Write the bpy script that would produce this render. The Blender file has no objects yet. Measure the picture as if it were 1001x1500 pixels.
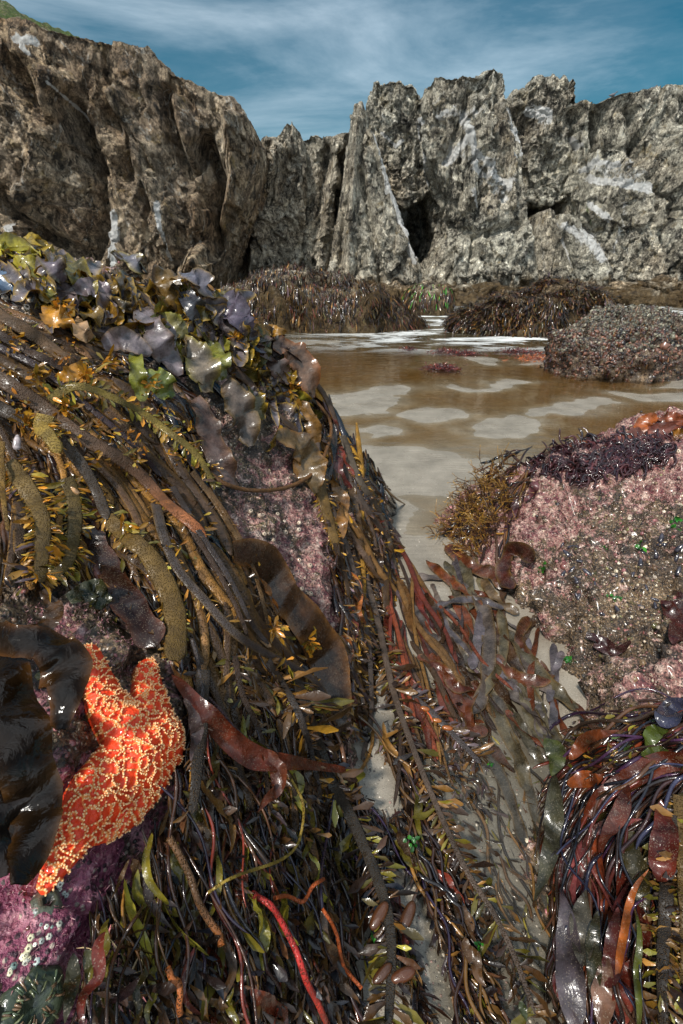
import bpy, math, random
import numpy as np
from mathutils import Vector
from mathutils.bvhtree import BVHTree

rng = np.random.default_rng(7)
random.seed(7)
SC = bpy.context.scene
COL = SC.collection
CAMZ = 1.0
PITCH = math.radians(27.0)
F = 666.7
CP, SP = math.cos(PITCH), math.sin(PITCH)
CAM = np.array([0.0, 0.0, CAMZ])

# ------------------------------------------------------------ pixel rays
def ray(u, v):
    u = np.asarray(u, float); v = np.asarray(v, float)
    x = (u - 500.5) / F; t = (750.0 - v) / F
    return np.stack([x, CP + t * SP, -SP + t * CP], -1)

def proj(p):
    d = p - CAM
    f = d[..., 1] * CP - d[..., 2] * SP
    up = d[..., 1] * SP + d[..., 2] * CP
    f = np.maximum(f, 1e-3)
    return 500.5 + F * d[..., 0] / f, 750.0 - F * up / f

def atY(u, v, Y):
    d = ray(u, v); s = Y / d[..., 1]
    return CAM + d * s[..., None]

def ground(u, v, z=0.0):
    d = ray(u, v); s = (z - CAMZ) / d[..., 2]
    return CAM + d * s[..., None]

# ------------------------------------------------------------ noise
def _h(i, j, k, seed):
    n = (i.astype(np.uint32) * np.uint32(374761393) + j.astype(np.uint32) * np.uint32(668265263)
         + k.astype(np.uint32) * np.uint32(2246822519) + np.uint32((seed * 3266489917) & 0xffffffff))
    n = (n ^ (n >> np.uint32(13))) * np.uint32(1274126177)
    n = (n ^ (n >> np.uint32(16))) * np.uint32(2654435761)
    n = n ^ (n >> np.uint32(15))
    return n.astype(np.float64) / 4294967295.0

def vnoise(p, seed=0):
    f = np.floor(p); w = p - f; w = w * w * (3 - 2 * w)
    i = f.astype(np.int64)
    r = 0
    for a in (0, 1):
        for b in (0, 1):
            for c in (0, 1):
                wt = (w[..., 0] if a else 1 - w[..., 0]) * (w[..., 1] if b else 1 - w[..., 1]) * (w[..., 2] if c else 1 - w[..., 2])
                r = r + wt * _h(i[..., 0] + a, i[..., 1] + b, i[..., 2] + c, seed)
    return r * 2 - 1

def fbm(p, seed=0, oct=4, gain=0.5, ridged=False):
    p = np.asarray(p, float)
    r = 0; a = 1.0; tot = 0
    for o in range(oct):
        n = vnoise(p + o * 17.3, seed + o)
        if ridged: n = 1 - 2 * np.abs(n)
        r = r + a * n; tot += a; a *= gain; p = p * 2.03
    return r / tot

def facet(p, seed=0, tilt=1.0):
    """angular blocky relief: every Voronoi cell is a tilted plane"""
    f = np.floor(p).astype(np.int64)
    best = np.full(p.shape[:-1], 1e9); val = np.zeros(p.shape[:-1])
    for a in (-1, 0, 1):
        for b in (-1, 0, 1):
            for c in (-1, 0, 1):
                i, j, k = f[..., 0] + a, f[..., 1] + b, f[..., 2] + c
                cx = i + _h(i, j, k, seed); cy = j + _h(i, j, k, seed + 1); cz = k + _h(i, j, k, seed + 2)
                d = np.stack([p[..., 0] - cx, p[..., 1] - cy, p[..., 2] - cz], -1)
                q = (d ** 2).sum(-1)
                g = (d[..., 0] * (_h(i, j, k, seed + 3) - .5) + d[..., 1] * (_h(i, j, k, seed + 4) - .5) + d[..., 2] * (_h(i, j, k, seed + 5) - .5)) * 2 * tilt
                v = g + (_h(i, j, k, seed + 6) - .5) * .6
                m = q < best
                best = np.where(m, q, best); val = np.where(m, v, val)
    return val

def sstep(a, b, x):
    t = np.clip((x - a) / (b - a), 0, 1); return t * t * (3 - 2 * t)

def nrm(v):
    return v / np.maximum(np.linalg.norm(v, axis=-1, keepdims=True), 1e-9)

# ------------------------------------------------------------ mesh builder
class MB:
    def __init__(self):
        self.v = []; self.q = []; self.t = []; self.c = []; self.n = 0
    def add(self, v, quads=None, tris=None, c=(1, 1, 1)):
        v = np.asarray(v, float).reshape(-1, 3); m = len(v)
        c = np.asarray(c, float)
        if c.ndim == 1: c = np.tile(c, (m, 1))
        if quads is not None and len(quads): self.q.append(np.asarray(quads, np.int64).reshape(-1, 4) + self.n)
        if tris is not None and len(tris): self.t.append(np.asarray(tris, np.int64).reshape(-1, 3) + self.n)
        self.v.append(v); self.c.append(c.reshape(-1, 3)); self.n += m
    def build(self, name, mat, parent=None, smooth=True, origin=None):
        V = np.concatenate(self.v); Cc = np.concatenate(self.c)
        if origin is not None: V = V - np.asarray(origin)
        me = bpy.data.meshes.new(name)
        Q = np.concatenate(self.q) if self.q else np.zeros((0, 4), np.int64)
        T = np.concatenate(self.t) if self.t else np.zeros((0, 3), np.int64)
        me.vertices.add(len(V)); me.vertices.foreach_set('co', V.astype(np.float32).ravel())
        me.loops.add(Q.size + T.size); me.polygons.add(len(Q) + len(T))
        me.loops.foreach_set('vertex_index', np.concatenate([Q.ravel(), T.ravel()]).astype(np.int32))
        st = np.concatenate([np.arange(len(Q)) * 4, Q.size + np.arange(len(T)) * 3]).astype(np.int32)
        me.polygons.foreach_set('loop_start', st)
        me.update(calc_edges=True)
        me.polygons.foreach_set('use_smooth', np.full(len(Q) + len(T), smooth))
        at = me.attributes.new('tint', 'FLOAT_COLOR', 'POINT')
        at.data.foreach_set('color', np.concatenate([Cc, np.ones((len(Cc), 1))], 1).astype(np.float32).ravel())
        if mat: me.materials.append(mat)
        me.validate()
        o = bpy.data.objects.new(name, me); COL.objects.link(o)
        if origin is not None and parent is None: o.location = Vector(origin)
        if parent is not None:
            o.parent = parent
            if origin is None:   # verts are world: shift to the parent's place
                V2 = V - np.array(parent.location)
                me.vertices.foreach_set('co', V2.astype(np.float32).ravel()); me.update()
        return o

def tag(o, label=None, cat=None, group=None, kind=None):
    if label: o['label'] = label
    if cat: o['category'] = cat
    if group: o['group'] = group
    if kind: o['kind'] = kind
    return o

def empty(name, loc):
    o = bpy.data.objects.new(name, None); COL.objects.link(o); o.location = Vector([float(a) for a in loc])
    o.empty_display_size = .02
    return o

def gridquads(nr, nc, wrap=False):
    i = np.arange(nr - 1)[:, None]; cols = nc if wrap else nc - 1
    j = np.arange(cols)[None, :]; j2 = (j + 1) % nc
    return np.stack([i * nc + j, i * nc + j2, (i + 1) * nc + j2, (i + 1) * nc + j], -1).reshape(-1, 4)

def gridnormals(P):
    du = np.gradient(P, axis=1); dv = np.gradient(P, axis=0)
    return nrm(np.cross(du, dv))

# ------------------------------------------------------------ materials
def nodes(name):
    m = bpy.data.materials.new(name); m.use_nodes = True
    nt = m.node_tree; nt.nodes.clear()
    return m, nt
class N:
    """tiny node helper"""
    def __init__(self, nt): self.nt = nt
    def __call__(self, typ, ins=None, **props):
        n = self.nt.nodes.new(typ)
        for k, v in props.items(): setattr(n, k, v)
        for k, v in (ins or {}).items():
            s = n.inputs[k]
            if isinstance(v, bpy.types.NodeSocket): self.nt.links.new(v, s)
            else: s.default_value = v
        return n
    def ramp(self, fac, stops, interp='LINEAR'):
        n = self.nt.nodes.new('ShaderNodeValToRGB'); self.nt.links.new(fac, n.inputs[0])
        n.color_ramp.interpolation = interp
        e = n.color_ramp.elements
        while len(e) < len(stops): e.new(.5)
        for i, (p, c) in enumerate(stops):
            e[i].position = p
            e[i].color = (c, c, c, 1) if isinstance(c, (int, float)) else (*c, 1)
        return n.outputs[0]
    def mix(self, fac, a, b, mode='MIX'):
        n = self.nt.nodes.new('ShaderNodeMix'); n.data_type = 'RGBA'; n.blend_type = mode
        for s, v in ((n.inputs[0], fac), (n.inputs[6], a), (n.inputs[7], b)):
            if isinstance(v, bpy.types.NodeSocket): self.nt.links.new(v, s)
            else: s.default_value = v if isinstance(v, (int, float)) else (*v, 1)
        return n.outputs[2]
    def math(self, op, a, b=0.0, clamp=False):
        n = self.nt.nodes.new('ShaderNodeMath'); n.operation = op; n.use_clamp = clamp
        for s, v in ((n.inputs[0], a), (n.inputs[1], b)):
            if isinstance(v, bpy.types.NodeSocket): self.nt.links.new(v, s)
            else: s.default_value = v
        return n.outputs[0]
    def noise(self, vec, scale, detail=4, rough=.55, dist=0):
        return self('ShaderNodeTexNoise', {'Vector': vec, 'Scale': scale, 'Detail': detail, 'Roughness': rough, 'Distortion': dist}).outputs[0]
    def vor(self, vec, scale, feature='F1', out=0, rnd=1.0):
        return self('ShaderNodeTexVoronoi', {'Vector': vec, 'Scale': scale, 'Randomness': rnd}, feature=feature).outputs[out]
    def bump(self, h, strength, dist, normal=None):
        d = {'Height': h, 'Strength': strength, 'Distance': dist}
        if normal is not None: d['Normal'] = normal
        return self('ShaderNodeBump', d).outputs[0]
    def out(self, sh, disp=None):
        o = self('ShaderNodeOutputMaterial', {'Surface': sh}); return o

def weed_mat(name, rough=.25, bump=.3, bscale=220, coat=.5, transl=.0, pebble=False, mottling=.35, speck=.0):
    m, nt = nodes(name); n = N(nt)
    co = n('ShaderNodeNewGeometry').outputs['Position']
    at = n('ShaderNodeAttribute', attribute_name='tint').outputs[0]
    big = n.noise(co, 35, 5, .6)
    f = n.ramp(big, [(.3, 1 - mottling), (.7, 1 + mottling)])
    col = n.mix(1.0, at, f, 'MULTIPLY')
    fine = n.noise(co, bscale, 3, .6)
    h = fine
    if pebble:
        v = n.vor(co, 420)
        h = n.ramp(v, [(.0, 1.0), (.5, 0.0)])
        col = n.mix(n.ramp(v, [(.1, .45), (.4, 0)]), col, (.24, .14, .06))
    if speck:
        v = n('ShaderNodeTexVoronoi', {'Vector': co, 'Scale': 520.0}); vs = n('ShaderNodeSeparateColor', {0: v.outputs[1]})
        dens = n.ramp(n.noise(co, 14, 4, .6), [(.4, .04), (.62, .5)])
        sp = n.math('MULTIPLY', n.math('LESS_THAN', vs.outputs[0], dens), n.ramp(v.outputs[0], [(.25, 1.0), (.42, 0.0)]))
        col = n.mix(n.math('MULTIPLY', sp, speck), col, (.34, .28, .2))
        pat = n.ramp(n.noise(co, 22, 5, .7, .6), [(.52, 0.0), (.6, .55)])
        col = n.mix(pat, col, n.mix(1.0, col, (.45, .45, .4), 'MULTIPLY'))
    nb = n.bump(h, bump, .003 if pebble else .0015)
    nb = n.bump(n.noise(co, 48, 4, .6, .5), .45, .006, nb)
    r = n.ramp(n.noise(co, 90, 3), [(.35, rough * .6), (.7, min(1, rough * 1.8))])
    b = n('ShaderNodeBsdfPrincipled', {'Base Color': col, 'Roughness': r, 'IOR': 1.42, 'Coat Weight': coat, 'Coat Roughness': .08, 'Normal': nb})
    sh = b.outputs[0]
    if transl > 0:
        tr = n('ShaderNodeBsdfTranslucent', {'Color': n.mix(1.0, col, (1.5, 1.1, .6), 'MULTIPLY')}).outputs[0]
        sh = n('ShaderNodeMixShader', {0: transl, 1: sh, 2: tr}).outputs[0]
    n.out(sh); return m

M_STALK = weed_mat('pebbled kelp stalk', rough=.45, bump=1.0, coat=.05, pebble=True, mottling=.4)
M_BLADE = weed_mat('wet kelp blade', rough=.24, bump=.25, coat=.3, transl=.12, mottling=.6, speck=.4)
M_BLACK = weed_mat('black glossy blade', rough=.1, bump=.15, coat=.0, transl=.1, mottling=.5)
M_LEAF = weed_mat('small kelp leaf', rough=.28, bump=.2, coat=.4, transl=.15, mottling=.4)
M_STRING = weed_mat('wet string weed', rough=.22, bump=.15, coat=.6, mottling=.35)
M_FLOAT = weed_mat('kelp float skin', rough=.25, bump=.25, bscale=500, coat=.6, mottling=.2)
M_FAR = weed_mat('far rockweed', rough=.3, bump=.2, coat=.3, mottling=.45)

def crust_mat():
    m, nt = nodes('coralline rock'); n = N(nt)
    co = n('ShaderNodeNewGeometry').outputs['Position']
    at = n('ShaderNodeAttribute', attribute_name='tint').outputs[0]
    sep = n('ShaderNodeSeparateColor', {0: at})
    n1 = n.noise(co, 9, 6, .65, .3); n2 = n.noise(co, 33, 5, .7, .2); n3 = n.noise(co, 150, 4, .7)
    n4 = n.noise(n('ShaderNodeVectorMath', {0: co, 1: (3.1, 7.7, 1.3)}, operation='ADD').outputs[0], 16, 5, .65, .4)
    base = n.ramp(n1, [(.3, (.012, .008, .006)), (.42, (.045, .027, .016)), (.55, (.1, .065, .035)), (.7, (.24, .16, .09))])
    grit = n.ramp(n3, [(.36, .2), (.5, .85), (.64, 2.4)])
    base = n.mix(1.0, base, grit, 'MULTIPLY')
    pink = n.ramp(n2, [(.28, (.06, .014, .018)), (.42, (.15, .04, .045)), (.53, (.32, .17, .14)), (.66, (.55, .4, .33))])
    pink = n.mix(.6, pink, n.mix(1.0, pink, grit, 'MULTIPLY'))
    pink = n.mix(n.math('MULTIPLY', sep.outputs[1], .8), pink, n.ramp(n2, [(.3, (.05, .008, .025)), (.5, (.26, .04, .11)), (.68, (.5, .2, .28))]))
    pm = n.math('ADD', n4, n.math('MULTIPLY', n.math('SUBTRACT', sep.outputs[0], .5), .5))
    pm = n.ramp(n.math('ADD', pm, n.math('MULTIPLY', n.math('SUBTRACT', n2, .5), .5)), [(.48, 0.0), (.56, 1.0)])
    col = n.mix(pm, base, pink)
    col = n.mix(n.ramp(n.noise(co, 24, 5, .7), [(.62, 0.0), (.68, .8)]), col, (.035, .045, .012))
    vc = n('ShaderNodeTexVoronoi', {'Vector': co, 'Scale': 170.0})
    vs = n('ShaderNodeSeparateColor', {0: vc.outputs[1]})
    sp = n.math('MULTIPLY', n.ramp(vs.outputs[0], [(.8, 0.0), (.84, 1.0)]), n.ramp(vc.outputs[0], [(.25, 1.0), (.45, 0.0)]))
    col = n.mix(n.math('MULTIPLY', sp, .8), col, (.6, .5, .4))
    sp2 = n.math('MULTIPLY', n.ramp(vs.outputs[1], [(.72, 0.0), (.76, 1.0)]), n.ramp(vc.outputs[0], [(.35, 1.0), (.5, 0.0)]))
    col = n.mix(n.math('MULTIPLY', sp2, .85), col, (.012, .01, .014))
    h = n.math('ADD', n.math('MULTIPLY', n2, .8), n.math('ADD', n.math('MULTIPLY', n3, .45), n.math('MULTIPLY', n.ramp(vc.outputs[0], [(0, 1.0), (.6, 0.0)]), .25)))
    nb = n.bump(h, 1.0, .012)
    r = n.ramp(n.noise(co, 60, 3), [(.35, .18), (.6, .6)])
    b = n('ShaderNodeBsdfPrincipled', {'Base Color': col, 'Roughness': r, 'Coat Weight': .25, 'Coat Roughness': .15, 'Normal': nb})
    n.out(b.outputs[0]); return m
M_CRUST = crust_mat()

def grit_mat():
    m, nt = nodes('shell grit'); n = N(nt)
    co = n('ShaderNodeNewGeometry').outputs['Position']
    at = n('ShaderNodeAttribute', attribute_name='tint').outputs[0]
    col = n.mix(1.0, at, n.ramp(n.noise(co, 300, 3), [(.3, .6), (.7, 1.3)]), 'MULTIPLY')
    b = n('ShaderNodeBsdfPrincipled', {'Base Color': col, 'Roughness': .35, 'Coat Weight': .3, 'Normal': n.bump(n.noise(co, 500, 2), .6, .001)})
    n.out(b.outputs[0]); return m
M_GRIT = grit_mat()

def sand_mat():
    m, nt = nodes('wet sand'); n = N(nt)
    co = n('ShaderNodeNewGeometry').outputs['Position']
    g = n.noise(co, 700, 2, .7); m1 = n.noise(co, 5, 5, .6)
    col = n.ramp(m1, [(.3, (.19, .165, .13)), (.7, (.32, .28, .225))])
    col = n.mix(1.0, col, n.ramp(g, [(.3, .62), (.5, 1.0), (.72, 1.6)]), 'MULTIPLY')
    vc = n('ShaderNodeTexVoronoi', {'Vector': co, 'Scale': 260.0})
    vs = n('ShaderNodeSeparateColor', {0: vc.outputs[1]})
    dk = n.math('MULTIPLY', n.ramp(vs.outputs[0], [(.9, 0.0), (.93, 1.0)]), n.ramp(vc.outputs[0], [(.2, 1.0), (.4, 0.0)]))
    col = n.mix(n.math('MULTIPLY', dk, .7), col, (.03, .025, .02))
    wt = n.math('MULTIPLY', n.ramp(vs.outputs[1], [(.93, 0.0), (.95, 1.0)]), n.ramp(vc.outputs[0], [(.15, 1.0), (.3, 0.0)]))
    col = n.mix(n.math('MULTIPLY', wt, .7), col, (.7, .65, .55))
    zz = n('ShaderNodeSeparateXYZ', {0: co})
    wet = n.math('MULTIPLY', n.ramp(n.math('ADD', n.math('MULTIPLY', zz.outputs[2], 20.0), .5), [(.42, 1.0), (.6, 0.0)]), n.ramp(n.math('DIVIDE', zz.outputs[1], 3.0), [(.45, 1.0), (.6, 0.0)]))
    col = n.mix(wet, col, n.mix(1.0, col, (.62, .64, .66), 'MULTIPLY'))
    # ripples
    st = n('ShaderNodeVectorMath', {0: co, 1: (.35, 1.0, 1.0)}, operation='MULTIPLY').outputs[0]
    rip = n('ShaderNodeTexWave', {'Vector': st, 'Scale': 9.0, 'Distortion': 7.0, 'Detail': 3.0, 'Detail Scale': 1.6}, bands_direction='Y').outputs[1]
    nb = n.bump(n.math('MULTIPLY', rip, n.ramp(n.noise(co, 1.6, 3), [(.42, .1), (.62, 1.0)])), .2, .008)
    nb = n.bump(g, .5, .0015, nb)
    b = n('ShaderNodeBsdfPrincipled', {'Base Color': col, 'Roughness': n.ramp(n.noise(co, 3, 4), [(.35, .16), (.65, .4)]), 'Specular IOR Level': .6, 'Normal': nb})
    n.out(b.outputs[0]); return m
M_SAND = sand_mat()

def water_mat():
    m, nt = nodes('thin sea water'); n = N(nt)
    co = n('ShaderNodeNewGeometry').outputs['Position']
    sep = n('ShaderNodeSeparateXYZ', {0: co})
    st = n('ShaderNodeVectorMath', {0: co, 1: (.45, 1.0, 1.0)}, operation='MULTIPLY').outputs[0]
    far = n.ramp(n.math('DIVIDE', sep.outputs[1], 30.0), [(.2, .12), (.38, 1.0)])
    h = n.math('ADD', n.noise(st, 7, 3, .5, .4), n.math('MULTIPLY', n.noise(st, 1.3, 3, .6, .6), 2.0))
    nb = n.bump(h, n.math('MULTIPLY', far, .3), .15)
    nb = n.bump(n.noise(st, 26, 3, .5, .3), .12, .008, nb)
    fr = n('ShaderNodeFresnel', {'IOR': 1.33, 'Normal': nb}).outputs[0]
    gl = n('ShaderNodeBsdfGlossy', {'Color': (.95, .93, .9, 1), 'Roughness': .035, 'Normal': nb}).outputs[0]
    pool = n('ShaderNodeSeparateColor', {0: n('ShaderNodeAttribute', attribute_name='tint').outputs[0]}).outputs[0]
    tr = n('ShaderNodeBsdfTransparent', {'Color': n.mix(pool, (.97, .96, .93), (.6, .43, .19))}).outputs[0]
    deep = n('ShaderNodeBsdfDiffuse', {'Color': (.1, .08, .045, 1)}).outputs[0]
    body = n('ShaderNodeMixShader', {0: n.math('MULTIPLY', far, .8), 1: tr, 2: deep}).outputs[0]
    sh = n('ShaderNodeMixShader', {0: fr, 1: body, 2: gl}).outputs[0]
    # surf foam floating where the sea runs in behind the rocks
    fm = n.noise(n('ShaderNodeVectorMath', {0: co, 1: (.5, 1.1, 1.0)}, operation='MULTIPLY').outputs[0], 1.4, 8, .72, .8)
    near = n.ramp(n.math('DIVIDE', sep.outputs[1], 30.0), [(.235, 0.0), (.3, 1.0)])
    rgt = n.ramp(n.math('DIVIDE', n.math('ADD', sep.outputs[0], 2.0), 20.0), [(.02, 0.0), (.2, 1.0)])
    fmask = n.math('MULTIPLY', n.math('MULTIPLY', n.ramp(fm, [(.47, 0.0), (.56, .9)]), near), rgt)
    foam = n('ShaderNodeBsdfDiffuse', {'Color': (.75, .76, .74, 1)}).outputs[0]
    sh = n('ShaderNodeMixShader', {0: fmask, 1: sh, 2: foam}).outputs[0]
    n.out(sh); return m
M_WATER = water_mat()

def cliff_mat(name, warm=0.0):
    m, nt = nodes(name); n = N(nt)
    co = n('ShaderNodeNewGeometry').outputs['Position']
    at = n('ShaderNodeAttribute', attribute_name='tint').outputs[0]
    sep = n('ShaderNodeSeparateColor', {0: at})      # r guano, g grass, b warm brown
    xyz = n('ShaderNodeSeparateXYZ', {0: co})
    sq = n('ShaderNodeMapping', {'Vector': co, 'Scale': (1, 1, .75), 'Rotation': (0, .5, 0)}).outputs[0]
    n1 = n.noise(sq, .9, 8, .72, .5); n2 = n.noise(sq, 3.2, 8, .75, .4); n3 = n.noise(co, 11, 6, .75)
    n0 = n.noise(co, .33, 4, .6)
    grey = n.ramp(n1, [(.3, (.18, .165, .13)), (.43, (.42, .39, .31)), (.55, (.62, .58, .47)), (.7, (.76, .72, .6))])
    brown = n.ramp(n1, [(.3, (.08, .052, .032)), (.45, (.26, .17, .1)), (.58, (.46, .33, .2)), (.72, (.66, .52, .36))])
    wf = n.math('ADD', sep.outputs[2], n.math('MULTIPLY', n.math('SUBTRACT', n0, .5), 1.6), True)
    col = n.mix(wf, grey, brown)
    slab = n.ramp(n.noise(co, .55, 4, .6), [(.42, .35), (.6, 1.0)])
    col = n.mix(slab, col, n.mix(1.0, col, n.ramp(n2, [(.32, .2), (.44, .65), (.53, 1.15), (.66, 1.9)]), 'MULTIPLY'))
    col = n.mix(1.0, col, n.ramp(n3, [(.3, .5), (.5, 1.0), (.7, 1.5)]), 'MULTIPLY')
    ochre = n.ramp(n.noise(co, 1.7, 6, .7), [(.56, 0.0), (.7, .6)])
    col = n.mix(ochre, col, (.3, .2, .05))
    blk = n.ramp(n.noise(sq, 1.9, 8, .75, 1.0), [(.4, .88), (.48, 0.0)])
    col = n.mix(blk, col, (.022, .02, .018))
    lich = n.ramp(n.noise(co, 2.4, 6, .75), [(.62, 0.0), (.7, .6)])
    col = n.mix(n.math('MULTIPLY', lich, n.ramp(n0, [(.4, 0.0), (.6, 1.0)])), col, (.06, .085, .02))
    dq = n('ShaderNodeVectorMath', {0: n('ShaderNodeMapping', {'Vector': co, 'Scale': (1, 1, .6), 'Rotation': (0, .6, .3)}).outputs[0], 1: n('ShaderNodeVectorMath', {0: n('ShaderNodeTexNoise', {'Vector': co, 'Scale': 2.6, 'Detail': 6.0, 'Roughness': .7}).outputs[1], 'Scale': .9}, operation='SCALE').outputs[0]}, operation='ADD').outputs[0]
    cr1 = n.ramp(n.vor(dq, 1.5, 'DISTANCE_TO_EDGE'), [(.0, .12), (.05, 1.0)]); cr2 = n.ramp(n.vor(dq, 4.2, 'DISTANCE_TO_EDGE'), [(.0, .3), (.08, 1.0)])
    col = n.mix(n.ramp(n0, [(.35, .5), (.6, 1.0)]), col, n.mix(1.0, n.mix(1.0, col, cr1, 'MULTIPLY'), cr2, 'MULTIPLY'))
    cellv = n('ShaderNodeSeparateColor', {0: n('ShaderNodeTexVoronoi', {'Vector': dq, 'Scale': 3.0}).outputs[1]}).outputs[0]
    col = n.mix(1.0, col, n.ramp(cellv, [(.0, .75), (1.0, 1.3)]), 'MULTIPLY')
    # veins, thin pale quartz lines
    vn = n.vor(n('ShaderNodeMapping', {'Vector': n('ShaderNodeVectorMath', {0: co, 1: n('ShaderNodeTexNoise', {'Vector': co, 'Scale': 1.5, 'Detail': 5.0}).outputs[1]}, operation='ADD').outputs[0], 'Scale': (1, 1, .35), 'Rotation': (0, .5, 0)}).outputs[0], .7, 'DISTANCE_TO_EDGE')
    vein = n.math('MULTIPLY', n.ramp(vn, [(.004, 1.0), (.02, 0.0)]), n.ramp(n2, [(.45, 0.0), (.6, .7)]))
    col = n.mix(vein, col, (.6, .57, .5))
    gm = n.ramp(n.math('ADD', sep.outputs[0], n.math('MULTIPLY', n.math('SUBTRACT', n2, .5), 2.2)), [(.42, 0.0), (.66, .95)])
    col = n.mix(gm, col, (.74, .73, .7))
    ag = n.ramp(n.math('ADD', n.math('MULTIPLY', xyz.outputs[2], .5), n.math('MULTIPLY', n.math('SUBTRACT', n1, .5), 1.4)), [(.34, .9), (.6, 0.0)])
    col = n.mix(ag, col, n.ramp(n2, [(.35, (.03, .018, .008)), (.55, (.12, .07, .02)), (.7, (.22, .17, .1))]))
    gr = n.ramp(n.math('ADD', sep.outputs[1], n.math('MULTIPLY', n.math('SUBTRACT', n2, .5), .9)), [(.45, 0.0), (.6, 1.0)])
    col = n.mix(gr, col, n.ramp(n3, [(.35, (.03, .055, .008)), (.55, (.09, .14, .025)), (.7, (.22, .17, .07))]))
    n5 = n.noise(co, 30, 5, .7)
    h = n.math('ADD', n.math('ADD', n.math('MULTIPLY', n2, .5), n.math('MULTIPLY', n.math('ADD', cr1, cr2), .18)), n.math('ADD', n.math('MULTIPLY', n3, .5), n.math('MULTIPLY', n5, .25)))
    nb = n.bump(h, 1.0, .24)
    b = n('ShaderNodeBsdfPrincipled', {'Base Color': col, 'Roughness': .8, 'Specular IOR Level': .3, 'Normal': nb})
    n.out(b.outputs[0]); return m
M_CLIFF = cliff_mat('weathered sea cliff')

def simple_mat(name, col, rough=.5, coat=0.0, nscale=40, mott=.3, bump=.3, bd=.002):
    m, nt = nodes(name); n = N(nt)
    co = n('ShaderNodeNewGeometry').outputs['Position']
    f = n.ramp(n.noise(co, nscale, 5, .65), [(.3, 1 - mott), (.7, 1 + mott)])
    c = n.mix(1.0, col, f, 'MULTIPLY')
    b = n('ShaderNodeBsdfPrincipled', {'Base Color': c, 'Roughness': rough, 'Coat Weight': coat, 'Normal': n.bump(n.noise(co, nscale * 4, 3), bump, bd)})
    n.out(b.outputs[0]); return m

# ------------------------------------------------------------ camera, world, sun
cam = bpy.data.cameras.new('camera'); co_ = bpy.data.objects.new('camera', cam); COL.objects.link(co_)
cam.sensor_fit = 'VERTICAL'; cam.sensor_height = 36; cam.lens = 16.0; cam.clip_start = .02; cam.clip_end = 2000
co_.location = (0, 0, CAMZ); co_.rotation_euler = (math.radians(90) - PITCH, 0, 0)
SC.camera = co_
SUN_EL, SUN_AZ = math.radians(52), math.radians(215)   # azimuth clockwise from +Y
w = bpy.data.worlds.new('World'); SC.world = w; w.use_nodes = True
nt = w.node_tree; nt.nodes.clear(); n = N(nt)
sky = n('ShaderNodeTexSky', sky_type='NISHITA', sun_disc=False, sun_elevation=SUN_EL, sun_rotation=SUN_AZ, air_density=1.4, dust_density=.6, ozone_density=3.0).outputs[0]
sky = n.mix(1.0, sky, (.03, .37, .43), 'MULTIPLY')
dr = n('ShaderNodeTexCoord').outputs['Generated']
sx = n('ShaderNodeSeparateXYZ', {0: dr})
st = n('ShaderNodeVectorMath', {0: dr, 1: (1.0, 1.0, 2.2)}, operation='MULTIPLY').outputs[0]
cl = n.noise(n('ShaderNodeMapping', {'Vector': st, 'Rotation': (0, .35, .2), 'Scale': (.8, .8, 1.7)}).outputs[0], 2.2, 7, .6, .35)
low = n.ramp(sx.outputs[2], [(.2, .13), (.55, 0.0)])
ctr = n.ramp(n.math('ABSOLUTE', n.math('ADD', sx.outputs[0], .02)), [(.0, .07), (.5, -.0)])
back = n.ramp(n.math('ADD', n.math('MULTIPLY', sx.outputs[1], -.5), .5), [(.42, 0.0), (.7, .35)])  # unseen white cloud behind the camera, added as neutral fill light
over = n.ramp(sx.outputs[2], [(.66, 0.0), (.84, .35)])  # unseen brighter cloud overhead, added to put sheen on the kelp
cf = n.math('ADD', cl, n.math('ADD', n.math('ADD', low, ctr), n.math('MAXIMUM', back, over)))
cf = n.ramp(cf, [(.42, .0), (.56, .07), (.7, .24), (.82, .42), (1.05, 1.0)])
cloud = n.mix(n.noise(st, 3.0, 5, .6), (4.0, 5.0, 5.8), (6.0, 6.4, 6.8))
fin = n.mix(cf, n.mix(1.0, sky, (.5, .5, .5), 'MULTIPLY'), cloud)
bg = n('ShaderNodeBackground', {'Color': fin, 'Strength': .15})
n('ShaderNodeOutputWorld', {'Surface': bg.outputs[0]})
sl = bpy.data.lights.new('sun', 'SUN'); so = bpy.data.objects.new('sun', sl); COL.objects.link(so)
sl.energy = 3.0; sl.angle = math.radians(6.0); sl.color = (1.0, .95, .87)
sd = Vector((math.sin(SUN_AZ) * math.cos(SUN_EL), math.cos(SUN_AZ) * math.cos(SUN_EL), math.sin(SUN_EL)))
so.rotation_euler = sd.to_track_quat('Z', 'Y').to_euler(); so.location = (-5, -5, 15)
SC.view_settings.view_transform = 'Standard'; SC.view_settings.look = 'None'
SC.view_settings.exposure = 0.65; SC.view_settings.gamma = 1
SC.render.film_transparent = False
SC.cycles.max_bounces = 6; SC.cycles.transparent_max_bounces = 8; SC.cycles.diffuse_bounces = 3; SC.cycles.glossy_bounces = 3

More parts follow.
